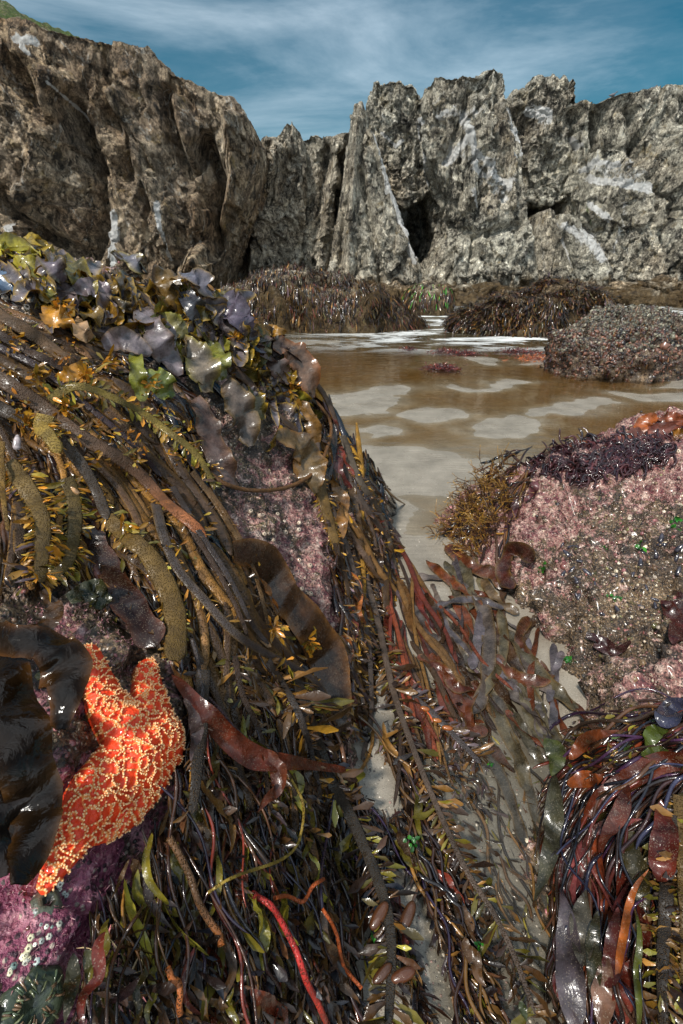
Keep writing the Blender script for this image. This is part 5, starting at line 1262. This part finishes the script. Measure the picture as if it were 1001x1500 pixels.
# ============================================================ CHANNEL: straps lying in the wet sand
GT = (.13, .1, .085); RB = (.15, .04, .015); TN = (.13, .105, .06); GRY = (.12, .1, .11)
gS = 'kelp straps lying in the sandy channel'
CH = [
 ([(655, 800), (690, 832), (725, 842), (740, 865)], 26, RB, .035, 'red-brown curled strap where the channel begins'),
 ([(625, 822), (662, 855), (706, 890)], 16, (.2, .05, .015), .03, 'narrow rusty strap left of the curled one'),
 ([(640, 888), (690, 880), (738, 893)], 15, GRY, .035, 'grey-violet strap lying straight across the channel'),
 ([(693, 868), (712, 905), (716, 960), (706, 1020), (690, 1048)], 24, GT, .03, 'grey-tan strap with striped shadows running down the channel'),
 ([(640, 885), (655, 920), (690, 962)], 15, GRY, .025, 'slate coloured strap slanting right under the crossing strap'),
 ([(733, 893), (738, 945), (728, 985), (700, 1025)], 17, TN, .028, 'tan strap right of the grey-tan one'),
 ([(752, 862), (738, 838), (748, 808), (766, 806), (780, 822)], 26, (.08, .02, .012), .045, 'dark red curl of strap against the right rock'),
 ([(612, 962), (650, 985), (668, 1008), (700, 1010)], 20, (.15, .035, .015), .03, 'dark red wavy strap end below the curtain'),
 ([(742, 925), (770, 965), (800, 1000), (846, 1042)], 26, TN, .022, 'broad sand-coloured strap leading to the right rock'),
 ([(722, 960), (755, 992), (790, 1000), (810, 990)], 22, RB, .028, 'brown strap with upturned rim, mid channel on the right'),
 ([(700, 1000), (684, 1035), (690, 1068), (715, 1072)], 22, RB, .028, 'brown strap curling at the channel centre'),
 ([(716, 1010), (735, 1060), (760, 1110), (772, 1160)], 24, TN, .014, 'pale strap half buried in sand running down the centre'),
 ([(690, 1030), (712, 1090), (745, 1165), (770, 1240)], 20, (.1, .09, .08), .012, 'greyish strap half buried left of the pale one'),
 ([(760, 985), (790, 1040), (815, 1085), (835, 1130)], 22, (.1, .08, .045), .018, 'olive-grey strap under the right rock edge'),
 ([(650, 930), (680, 965), (720, 1010), (760, 1080)], 18, (.11, .09, .07), .012, 'muddy strap below the slate coloured one'),
 ([(775, 905), (760, 935), (775, 965), (805, 985)], 18, (.12, .04, .02), .022, 'short reddish strap near the crust edge'),
 ([(660, 840), (672, 880), (690, 920), (690, 970)], 14, (.09, .07, .05), .02, 'thin brown strap in the middle of the bundle'),
 ([(706, 850), (728, 880), (760, 900)], 16, (.16, .1, .05), .03, 'light brown strap crossing near the top of the bundle'),
 ([(735, 1060), (770, 1140), (790, 1230), (800, 1330)], 16, (.1, .09, .07), .008, 'long pale strap under the water film'),
 ([(640, 1060), (670, 1075), (705, 1068)], 18, (.13, .05, .02), .02, 'small brown hooked strap at the feathery stalk tip'),
]
for p, w, c, lf, l in CH:
    blade(p, w * .85, np.array(c) * .8, l, 'A', lift=lf, shape='strap', ruf=.12, curl=.1, freq=1.6, twist=.55, rag=.12, group=gS, name='kelp_strap', edge=(.12, .07, .02), K=30, liftv=[0, .006, 0, .008, 0])
for i in range(60):
    s = seeds([[(620, 830), (740, 850), (780, 930), (840, 1040), (800, 1090), (740, 1080), (690, 1060), (640, 1000)]], 1)[0]; a = rng.normal(1.1, .4); L = rng.uniform(60, 130)
    d = np.array([math.cos(a), math.sin(a)]); blade([s - d * L * .5, s + rng.normal(0, 8, 2), s + d * L * .5], rng.uniform(8, 17), pick([GT, TN, GRY, RB, (.06, .03, .015)], 1)[0], 'grey, tan or rusty strap in the heaped bundle lying in the channel', 'A', lift=rng.uniform(.006, .028), shape='strap', ruf=.12, curl=.1, twist=.5, rag=.12, freq=1.5,
          group='straps heaped in the channel', name='kelp_strap', K=22, roll=rng.normal(0, .5))
# small limp leaves on the wet sand
SANDZ = [(640, 1080), (700, 1060), (760, 1100), (800, 1180), (820, 1320), (830, 1500), (760, 1500), (700, 1300), (650, 1180)]
mb = leafmess([SANDZ], 330, (.012, .034), BROWN + DARK + OLIVE[:2] + [(.08, .08, .02)], which='A', lim=2, lift=(.001, .01), up=.02, spread=.45, wr=(.1, .22))
leafmess([[(600, 960), (700, 1060), (720, 1200), (640, 1150), (560, 1080)]], 900, (.012, .034), BROWN + DARK + PURP[:1], which='A', lift=(.001, .018), up=.1, mb=mb, lim=2)
tag(mb.build('seaweed_leaves', M_LEAF), 'small limp leaves lying on the wet channel sand', 'seaweed', kind='stuff')
batchk = dict(which='A', wob=.3)
single([SANDZ], 22, (60, 190), (2.5, 5), BROWN + DARK + OLIVE[:1], lift=(.004, .012), K=20, kind='tube', name='seaweed_string', lab='thin dark seaweed string lying on the wet channel sand', group='strings on the channel sand', lim=2, **batchk)
single([LOWMID], 60, (80, 240), (3, 6), DARK + BROWN + [(.02, .01, .03)], lift=(.015, .035), K=22, kind='tube', name='seaweed_string', lab='thin brown seaweed string in the mat between black stalk and longest stalk', group='strings between the two longest lower stalks', **batchk)
single([LOWMID], 26, (50, 120), (9, 18), OLIVE + BROWN + RED[:1], lift=(.015, .035), K=18, kind='rib', name='seaweed_ribbon', mat=M_BLADE, lab='small olive or brown blade in the mat beside the channel water', group='blades in the mat beside the channel', shape='lance', ruf=.4, rollr=.6, **batchk)

# ============================================================ RIGHT ROCK
RTUFT = [(640, 830), (660, 740), (700, 690), (760, 665), (770, 700), (745, 770), (735, 810), (690, 800)]
RLOW = [(835, 1130), (870, 1080), (950, 1060), (1010, 1040), (1010, 1500), (830, 1500), (810, 1380), (815, 1220)]
RT = [(.05, .02, .012), (.09, .035, .012), (.14, .06, .015), (.035, .015, .012), (.2, .1, .02)]
mb, *_ = batch([RLOW], 900, (80, 260), (2, 6), DARK + RED[:2] + DARK, which='R', F_=FLOWR, lift=(.002, .03), K=14, kind='tube')
batch([RTUFT], 90, (40, 80), (2.5, 5), RT + DARK, which='R', F_=FLOWR, lift=(.0, .03), K=12, kind='tube', mb=mb, dev=.5)
tag(mb.build('seaweed_undergrowth', M_STRING), 'dark wiry weed matted over the lower right rock and its left tip', 'seaweed', kind='stuff')
single([RLOW], 90, (150, 420), (2.5, 5.5), DARK + [(.03, .012, .03), (.02, .02, .04), (.06, .015, .012)], 'R', FLOWR, lift=(.02, .06), K=30, kind='tube', flat=.85, name='seaweed_string', lab='long glossy dark string sweeping left and down over the lower right rock', group='dark strings of the lower right rock', wob=.35, dev=.25)
single([[(835, 1180), (1005, 1120), (1005, 1500), (820, 1500)]], 44, (90, 230), (14, 30), RED[:3] + [(.05, .012, .01), (.03, .01, .008), (.08, .02, .02), (.04, .03, .008)], 'R', FLOWR, lift=(.015, .05), K=22, kind='rib', name='red_seaweed', mat=M_BLADE, lab='dark red-brown glossy blade among the strings of the lower right rock', group='dark red blades of the lower right rock', shape='lance', ruf=.3, rollr=.5, wob=.3)
gB = 'tall pointed blades at the lower right'
for p, w, c, l in [
    ([(845, 1510), (838, 1400), (822, 1308)], 38, (.11, .085, .095), 'tall grey pointed blade, leftmost of the upright ones at the bottom right'),
    ([(858, 1420), (856, 1360), (862, 1306)], 30, (.1, .085, .06), 'short sand-speckled pointed blade right of the tall grey one'),
    ([(872, 1460), (874, 1390), (876, 1335)], 20, (.05, .045, .02), 'olive pointed blade behind the sand-speckled one'),
    ([(905, 1440), (915, 1380), (930, 1320), (950, 1272)], 10, (.42, .11, .02), 'bright orange slender blade with pale tip at the lower right'),
    ([(963, 1300), (975, 1240), (968, 1172)], 34, (.12, .02, .01), 'wine-red pointed blade near the right edge'),
    ([(890, 1450), (905, 1390), (908, 1335)], 26, (.1, .025, .02), 'dark red pointed blade left of the orange slender one'),
    ([(885, 1500), (888, 1440), (892, 1405)], 28, (.16, .08, .05), 'brownish mauve blade at the bottom edge'),
    ([(936, 1500), (940, 1420), (934, 1330)], 9, (.09, .1, .015), 'thin olive-edged blade right of the orange one'),
    ([(835, 1110), (870, 1085), (905, 1075)], 18, (.2, .05, .015), 'orange-brown blade lying at the top of the dark strings'),
    ([(835, 1150), (868, 1143), (890, 1136)], 20, (.25, .06, .015), 'flat rusty blade above the dark strings'),
    ([(925, 1150), (915, 1190), (890, 1230), (880, 1262)], 20, (.13, .03, .015), 'red-brown blade curving down among the strings'),
    ([(800, 1085), (815, 1110), (808, 1140)], 26, (.07, .08, .02), 'olive green blade at the sand edge by the right rock'),
    ([(815, 1140), (812, 1220), (790, 1320)], 26, (.06, .055, .03), 'long olive-grey blade hanging into the channel water'),
    ([(975, 1065), (990, 1040), (1010, 1030)], 34, (.05, .05, .09), 'blue-black mirror-like blade at the right edge'),
    ([(940, 1095), (955, 1075), (985, 1070)], 20, (.1, .13, .02), 'green blade under the blue-black blade'),
    ([(935, 1110), (962, 1108), (985, 1100)], 18, (.08, .1, .015), 'darker green frilly blade under the blue-black blade'),
    ([(760, 1470), (770, 1500)], 10, (.05, .06, .02), 'tiny olive blade end at the bottom of the channel')]:
    blade(p, w, c, l, 'R' if p[0][0] > 800 else 'A', lift=.06, shape='lance', ruf=.1, curl=.15, freq=1.2, twist=.25, rag=.12, group=gB, K=30)
mb = leafmess([[(830, 1060), (1005, 1020), (1005, 1130), (840, 1130)], [(960, 1280), (1005, 1280), (1005, 1500), (960, 1500)]], 420, (.008, .022), OLIVE + GOLD[2:3] + BROWN + [(.06, .1, .02)], which='R', F_=FLOWR, lift=(.01, .05), wr=(.15, .35), up=.5)
tag(mb.build('seaweed_leaves', M_LEAF), 'small olive and golden leaves on the lower right rock', 'seaweed', kind='stuff')

# bushy tuft with ochre tips on the left shoulder of the right rock
def tuftstem(i):
    s = seeds([[(650, 800), (672, 740), (710, 700), (760, 680), (755, 730), (730, 790), (690, 830)]], 1)[0]
    P, Nn, m = lay(np.array([[s[0]]]), np.array([[s[1]]]), 'R', .005, 0); p, nn = P[0, 0], Nn[0, 0]
    D = nrm(np.array([rng.normal(-.6, .5), rng.normal(-.15, .4), rng.uniform(.25, 1.2)]) + nn * .4)
    L = rng.uniform(.07, .17); K = 9; t = np.linspace(0, 1, K)[:, None]
    side = nrm(np.cross(D, rng.normal(0, 1, 3))); pth = p + D * L * t + side * L * .25 * np.sin(t * rng.uniform(1.5, 4)) + np.array([0, 0, -.35]) * L * t ** 2 * rng.random()
    mb = MB(); nv = np.tile(nrm(nn + .01), (K, 1)); c = pick(RT, 1)[0]
    def t1(pp, w): tubes(mb, pp[None], np.tile(nrm(np.array([.2, -.7, .5])), (len(pp), 1))[None], (w * np.linspace(1, .5, len(pp)))[None], [c], k=5, flat=.9, tipC=[(.4, .22, .03)])
    t1(pth, .0021)
    for b in range(int(rng.integers(2, 6))):
        k = int(rng.integers(2, K - 2)); d2 = nrm(D + rng.normal(0, .6, 3)); l2 = L * rng.uniform(.15, .4); tt = np.linspace(0, 1, 6)[:, None]
        t1(pth[k] + d2 * l2 * tt + side * l2 * .2 * tt ** 2, .0017)
    tag(mb.build('seaweed_sprig', M_STRING, origin=p), 'branching ochre-tipped sprig in the bushy tuft above the channel', 'seaweed', 'sprigs of the bushy tuft on the right rock')
for i in range(260): tuftstem(i)

# top edge of the right rock: shiny red blades, and a dark ropy mat
for i, (p, w, c, l) in enumerate([
    ([(930, 640), (945, 618), (965, 612)], 22, (.4, .1, .02), 'bright orange-red folded blade on the skyline of the right rock'),
    ([(895, 650), (925, 640), (960, 632), (1000, 620)], 22, (.2, .06, .04), 'reddish shiny blade under the folded orange-red one'),
    ([(965, 612), (985, 612), (1010, 620)], 18, (.25, .06, .02), 'rusty blade at the top right edge'),
    ([(860, 668), (885, 655), (910, 650)], 14, (.12, .04, .05), 'wine coloured blade on the upper edge'),
    ([(835, 655), (850, 650), (866, 655)], 12, (.28, .06, .015), 'small orange-red blade end, leftmost on the upper edge'),
    ([(985, 632), (1000, 636), (1015, 645)], 16, (.28, .12, .02), 'golden brown blade cut by the right edge'),
    ([(790, 690), (782, 715), (770, 735)], 12, (.12, .04, .045), 'mauve-red leaf hanging over the pink crust'),
    ([(770, 705), (756, 740), (740, 780)], 12, (.09, .03, .035), 'dark purple leaf at the right of the bushy tuft'),
    ([(985, 870), (1000, 900), (1005, 940)], 34, (.05, .01, .008), 'dark red clump blade at the right edge, mid height'),
    ([(975, 880), (990, 915), (990, 945)], 26, (.07, .014, .01), 'second dark red blade beside the clump blade'),
    ([(860, 930), (885, 940), (905, 950)], 14, (.05, .015, .015), 'small dark red blade lying on the lower crust'),
    ([(870, 945), (900, 955), (925, 940)], 12, (.06, .02, .02), 'another small dark red blade on the lower crust, slightly lower')]):
    blade(p, w, c, l, 'R', lift=.02, ruf=.35, freq=2, group='red blades on the right rock', K=20, shape='broad')
ROPE = [(765, 690), (820, 655), (900, 648), (985, 645), (970, 668), (900, 690), (840, 705), (840, 690)]
mb, *_ = batch([ROPE], 1100, (14, 36), (2.2, 4), [(.02, .006, .008), (.035, .01, .012), (.014, .006, .008), (.05, .015, .015)], which='R', F_=np.array([(900, 670, -1, .25), (800, 690, -1, .3)], float), lift=(.0, .028), K=9, kind='tube', flat=.9, wob=.9, dev=.6)
lonely('seaweed_mat', mb, M_STRING, 'blackish red ropy weed mat on the upper edge of the right rock', 'seaweed')
# green scraps
for i, (u, v, s, l) in enumerate([(935, 800, 12, 'bright green sea lettuce scrap in the middle of the right rock'), (990, 760, 14, 'bright green sea lettuce tuft near the right edge'), (797, 832, 11, 'green scrap on the left part of the crust'), (835, 968, 12, 'green leaf fallen at the crust foot beside the sand'), (700, 1392, 9, 'green scrap on the dark weed by the channel water'),
                                 (545, 1385, 12, 'bright green chip between the brown floats'), (985, 775, 10, 'second green tuft just below the one near the right edge'), (900, 875, 10, 'dark green scrap lower on the crust'), (890, 802, 8, 'little green scrap left of the middle one'), (718, 1120, 8, 'green scrap at the sand edge'), (605, 1235, 12, 'green leaf on the brown mat by the long stalk')]):
    w_ = 'R' if u > 780 else 'A'
    P, Nn, m = lay(np.array([[float(u)]]), np.array([[float(v)]]), w_, .006 if u > 780 else .045, 0); n_ = 12 if s > 9 else 7; L = s * m[0, 0] * .75
    mb = MB(); leaves(mb, P[0, 0] + rng.normal(0, L * .4, (n_, 3)), rng.normal(0, 1, (n_, 3)) + Nn[0, 0], nrm(rng.normal(0, .6, (n_, 3)) + Nn[0, 0]), L * rng.uniform(.5, 1, n_), L * .3, pick([(.015, .12, .012), (.03, .17, .015), (.02, .08, .015)], n_, .2), seg=4, bend=-.3, shape='broad', ruf=.3)
    lonely('sea_lettuce', mb, M_LEAF, l, 'seaweed', 'green scraps of sea lettuce')

# ============================================================ CRUSTS: grit, barnacles, mussels, coralline tufts
NL, NR = gridnormals(PL), gridnormals(PR)
if NL[220, 300, 2] < 0: NL = -NL
if NR[150, 150, 2] < 0: NR = -NR
def vis(P, poly=None, lim=(-60, 1060, 330, 1560)):
    U, V = proj(P); ok = (U > lim[0]) & (U < lim[1]) & (V > lim[2]) & (V < lim[3]) & (P[..., 1] > -.1)
    if poly is not None: ok &= inpoly(U, V, poly)
    return ok
def sown(P, Nn, n, dens=None, poly=None):
    idx = np.argwhere(vis(P, poly)[:-1, :-1]); s = idx[rng.integers(0, len(idx), n)]
    if dens is not None:
        q = P[s[:, 0], s[:, 1]]; s = s[rng.random(n) < dens(q)]
    i, j = s[:, 0], s[:, 1]; f = rng.random((len(s), 1)); g = rng.random((len(s), 1))
    return P[i, j] + (P[i + 1, j] - P[i, j]) * f + (P[i, j + 1] - P[i, j]) * g, nrm(Nn[i, j] + rng.normal(0, .35, (len(s), 3)))
GC = [(.2, .13, .07), (.33, .24, .14), (.1, .06, .035), (.05, .034, .024), (.5, .42, .3), (.14, .13, .05), (.02, .016, .016), (.2, .07, .06), (.12, .07, .035), (.26, .1, .1)]
PK = [(.42, .19, .19), (.55, .33, .3), (.28, .09, .11), (.62, .46, .4), (.2, .06, .08)]
den = lambda s, k: (lambda q: sstep(-.25, .35, fbm(q * k, s, 3)))
mb = MB()
B, Nv = sown(PR, NR, 26000, den(7, 6)); gritat(mb, B, Nv, GC, .0030 * np.exp(rng.normal(0, .45, len(B))))
B, Nv = sown(PL, NL, 24000, den(8, 5)); gritat(mb, B, Nv, GC, .0022 * np.exp(rng.normal(0, .45, len(B))))
tag(mb.build('shell_grit', M_GRIT), 'shell fragments and tiny barnacles coating both crusted rocks', 'grit', kind='stuff')
mb = MB()
sp_ = seeds([[(480, 640), (640, 640), (640, 780), (720, 900), (830, 1040), (800, 1200), (810, 1500), (500, 1500), (480, 1080), (560, 1000)]], 2600); gd = ground(sp_[:, 0], sp_[:, 1]); gd = gd[gd[:, 1] < 2.6]; gd[:, 2] = sand_z(gd[:, 0], gd[:, 1])
gritat(mb, gd, nrm(rng.normal(0, .3, gd.shape) + [0, 0, 1]), [(.3, .25, .2), (.1, .08, .06), (.5, .45, .38), (.05, .04, .04), (.2, .12, .1)], .0016 * np.exp(rng.normal(0, .4, len(gd))))
tag(mb.build('shell_grit', M_GRIT), 'coarse grains and shell chips strewn on the channel sand', 'grit', kind='stuff')
# coralline algae: little pink segmented fans
def fans(mb, B, Nv, cols, L, nb=5):
    M = len(B)
    for b in range(nb):
        D = nrm(Nv * .9 + rng.normal(0, .75, (M, 3)) + [0, -.15, -.15]); Ln = L * rng.uniform(.5, 1.2, M)
        leaves(mb, B + rng.normal(0, .001, (M, 3)), D, nrm(rng.normal(0, 1, (M, 3)) + Nv), Ln, Ln * .13, pick(cols, M, .2), seg=2, bend=-.2, shape='spat', curl=.5, tipC=(.62, .42, .38))
mb = MB()
B, Nv = sown(PR, NR, 7000, den(17, 3.5)); fans(mb, B, Nv, PK, .0075)
B, Nv = sown(PR, NR, 5000, None, [(700, 690), (1000, 620), (1000, 760), (820, 780), (720, 830)]); fans(mb, B, Nv, PK, .009)
B, Nv = sown(PL, NL, 4200, den(18, 6), [(300, 560), (470, 600), (520, 900), (500, 1000), (440, 900), (340, 800)]); fans(mb, B, Nv, PK, .008)
B, Nv = sown(PL, NL, 3200, den(19, 9), [(0, 880), (250, 880), (250, 1200), (220, 1330), (120, 1400), (120, 1510), (0, 1510)]); fans(mb, B, Nv, [(.33, .07, .13), (.22, .04, .08), (.4, .15, .18)], .005, 3)
tag(mb.build('coralline_algae', M_GRIT), 'pink branching coralline algae growing in patches on both rocks', 'algae', kind='stuff')

def volcano(u, v, r, which, cat, lab, grp, col=None, lift=.0, H=.9):
    P, Nn, m = lay(np.array([[float(u)]]), np.array([[float(v)]]), which, lift, 0); p, nn = P[0, 0], nrm(Nn[0, 0] + rng.normal(0, .15, 3)); r = r * m[0, 0] if r > .5 else r
    a1 = nrm(np.cross(nn, rng.normal(0, 1, 3))); a2 = np.cross(nn, a1); k = 18; a = np.arange(k) / k * 2 * np.pi; rib = 1 + .12 * np.cos(a * 6)
    V = np.stack([p + (a1 * np.cos(a)[:, None] + a2 * np.sin(a)[:, None]) * (r * rad * rib)[:, None] + nn * (h * r * H) for rad, h in ((1.05, -.3), (.95, .2), (.7, .75), (.42, 1.0), (.3, .85), (.2, .5), (.02, .45))])
    c = np.array(col if col is not None else pick([(.5, .4, .3), (.42, .33, .25), (.6, .5, .4), (.33, .24, .18)], 1)[0]); C = np.tile(c, (7 * k, 1)); C[4 * k:] *= .2
    mb = MB(); mb.add(V, gridquads(7, k, True), c=C); return tag(mb.build('barnacle', M_GRIT, origin=p), lab, cat, grp)
for poly, n_, w_, lab, g, rr in [([(60, 455), (90, 400), (160, 415), (230, 470), (200, 500), (120, 470)], 70, 'L', 'pinkish barnacle in the cluster on the crest above the thickest stalk', 'barnacles on the crest', (3, 6.5)),
                                  ([(0, 420), (40, 430), (50, 460), (20, 475), (0, 460)], 26, 'L', 'barnacle beside the blue mussel at the left edge', 'barnacles beside the blue mussel', (3, 6)),
                                  ([(330, 490), (380, 500), (400, 560), (360, 560)], 40, 'L', 'barnacle in the pale cluster under the thin stalk at the right of the crest', 'barnacles right of the crest', (2.5, 4.5)),
                                  ([(780, 700), (1000, 660), (1000, 1000), (880, 980), (800, 850)], 60, 'R', 'pale barnacle dotted on the crust of the right rock', 'barnacles on the right rock', (1.8, 3.6)),
                                  ([(350, 720), (450, 760), (480, 900), (430, 860)], 30, 'L', 'barnacle on the pink face left of the kelp curtain', 'barnacles on the pink face', (2, 4))]:
    for u, v in seeds([poly], n_): volcano(u, v, rng.uniform(*rr), w_, 'barnacle', lab, g, lift=.022 if v < 480 and w_ == 'L' else .004)
# mussels
def mussel(u, v, L, ang, which, lab, grp, lift=.02, col=(.03, .045, .08)):
    P, Nn, m = lay(np.array([[float(u)]]), np.array([[float(v)]]), which, lift, 0); p, nn = P[0, 0], Nn[0, 0]; L = L * m[0, 0] * .5
    d = nrm(np.array([math.cos(ang), 0, 0]) - np.array([0, SP, CP]) * math.sin(ang)); d = nrm(d - nn * (d @ nn)); s = np.cross(d, nn)
    th = np.linspace(0, np.pi, 22)[:, None]; a = np.linspace(0, 2 * np.pi, 25)[:-1][None]
    t = (1 - np.cos(th)) / 2; w = np.sin(th) ** .8 * (.30 + .28 * t); gr = 1 + .015 * np.sin(t * 70)
    V = p + d * (L * (2 * t - 1) * np.ones_like(a))[..., None] + s * (L * w * gr * np.cos(a))[..., None] + nn * (L * w * .8 * gr * np.sin(a))[..., None]
    C = np.array(col) * (1 + 1.2 * np.sin(t * 40 + 1)[..., None] ** 2 * np.ones((1, 24, 1))); mb = MB(); mb.add(V, gridquads(22, 24, True), c=C.reshape(-1, 3))
    return tag(mb.build('mussel', M_STRING, origin=p), lab, 'mussel', grp)
mussel(14, 418, 66, .55, 'L', 'large blue-grey ridged mussel at the left edge of the crest', None, .05, (.05, .08, .13))
mussel(-4, 402, 40, .4, 'L', 'blue mussel cut by the left edge above the large one', None, .05)
mussel(28, 652, 22, 1.6, 'L', 'small pale shell standing between the dark stalks', None, .06, (.2, .17, .17))
mussel(104, 722, 14, .5, 'L', 'little tan shell on the dark weed above the band-shaped blade', None, .07, (.3, .17, .08))
for i, (u, v) in enumerate(seeds([[(800, 800), (1000, 760), (1000, 950), (850, 900)]], 30)): mussel(u, v, rng.uniform(8, 16), rng.uniform(0, 3), 'R', 'tiny black mussel lodged in the crust of the right rock', 'tiny mussels in the right crust', .003, (.02, .018, .025))
# anemone and limpet in the lower left corner
def anemone(u, v, R_, lab, ncol, tcol, nt_=70):
    P, Nn, m = lay(np.array([[float(u)]]), np.array([[float(v)]]), 'L', .0, 3); p, nn = P[0, 0], Nn[0, 0]; r = R_ * m[0, 0]
    o = empty('sea_anemone', p); tag(o, lab, 'sea anemone'); a1 = nrm(np.cross(nn, [.2, 1, .1])); a2 = np.cross(nn, a1); k = 40; a = np.arange(k) / k * 2 * np.pi
    V = np.stack([p + (a1 * np.cos(a)[:, None] + a2 * np.sin(a)[:, None]) * r * rad * (1 + .05 * np.cos(a * 7))[:, None] + nn * r * h for rad, h in ((1.05, -.3), (1.1, .1), (1.0, .42), (.8, .58), (.5, .52), (.2, .4), (.02, .36))])
    mb = MB(); mb.add(V, gridquads(7, k, True), c=ncol); mb.build('column', M_FLOAT, o)
    mb = MB(); ph = rng.uniform(0, 6.28, nt_); rd = rng.uniform(.5, .95, nt_); rad = (a1 * np.cos(ph)[:, None] + a2 * np.sin(ph)[:, None]); B = p + rad * (r * rd)[:, None] + nn * r * .5
    t = np.linspace(0, 1, 6)[None, :, None]; D = nrm(-rad * .6 + nn * .7 + rng.normal(0, .2, (nt_, 3)))[:, None]; L = r * .38
    Pt = B[:, None] + D * L * t - nn * L * .5 * t ** 2; tubes(mb, Pt, np.broadcast_to(nn, Pt.shape) + rad[:, None] * .1, np.broadcast_to(r * .05 * np.linspace(1, .4, 6), (nt_, 6)), pick(tcol, nt_, .2), k=6, flat=1.0)
    tag(mb.build('tentacles', M_FLOAT, o), kind='stuff')
anemone(42, 1475, 44, 'dark green closed anemone in the lower left corner', (.035, .045, .025), [(.05, .07, .035), (.09, .1, .045), (.12, .07, .035)])
volcano(66, 1328, 24, 'L', 'limpet', 'greenish ribbed limpet with white chips below the starfish arm', None, (.09, .1, .07), .0, .6)
for i, (u, v) in enumerate(seeds([[(30, 1290), (110, 1290), (120, 1370), (40, 1390)], [(0, 1370), (60, 1400), (120, 1480), (10, 1440)]], 46)):
    volcano(u, v, rng.uniform(2, 5), 'L', 'barnacle', 'white or grey chip-like barnacle around the limpet in the lower left corner', 'chips round the limpet', pick([(.6, .6, .5), (.4, .45, .42), (.65, .6, .4), (.15, .22, .2)], 1)[0], .002, .5)
# cream coralline sprays at the lower left
for i, (u, v, l) in enumerate([(150, 1400, 'cream and pink branching coralline spray at the lower left'), (158, 1435, 'second cream spray just below the first'), (165, 1462, 'pinkish spray at the foot of the cream sprays')]):
    P, Nn, m = lay(np.array([[float(u)]]), np.array([[float(v)]]), 'L', .02, 0); mb = MB(); n_ = 130
    leaves(mb, P[0, 0] + rng.normal(0, .008, (n_, 3)), rng.normal(0, .5, (n_, 3)) + [0, -.2, -1], nrm(rng.normal(0, 1, (n_, 3)) + Nn[0, 0]), .018 * rng.uniform(.6, 1.2, n_), .0014, pick([(.6, .45, .25), (.5, .2, .2), (.45, .4, .2)], n_, .2), seg=3, bend=-.2, shape='spat')
    lonely('coralline_spray', mb, M_GRIT, l, 'algae', 'cream coralline sprays at the lower left')
for i, (p, w, c, l) in enumerate([([(122, 1395), (138, 1440), (140, 1490)], 22, (.1, .09, .02), 'olive blade hanging at the lower left corner beside the cream spray'), ([(104, 1400), (102, 1450), (96, 1500)], 18, (.06, .05, .015), 'brown blade at the lower left corner, left of the olive one'),
                                ([(185, 1260), (172, 1290), (162, 1318)], 6, (.12, .06, .02), 'small brown straw-like leaf under the starfish lower edge'), ([(190, 1260), (205, 1290), (208, 1318)], 18, (.1, .05, .02), 'brown leaf hanging right of the straw-like one')]):
    blade(p, w, c, l, 'L', lift=.03, shape='lance', group='leaves at the lower left', K=20)
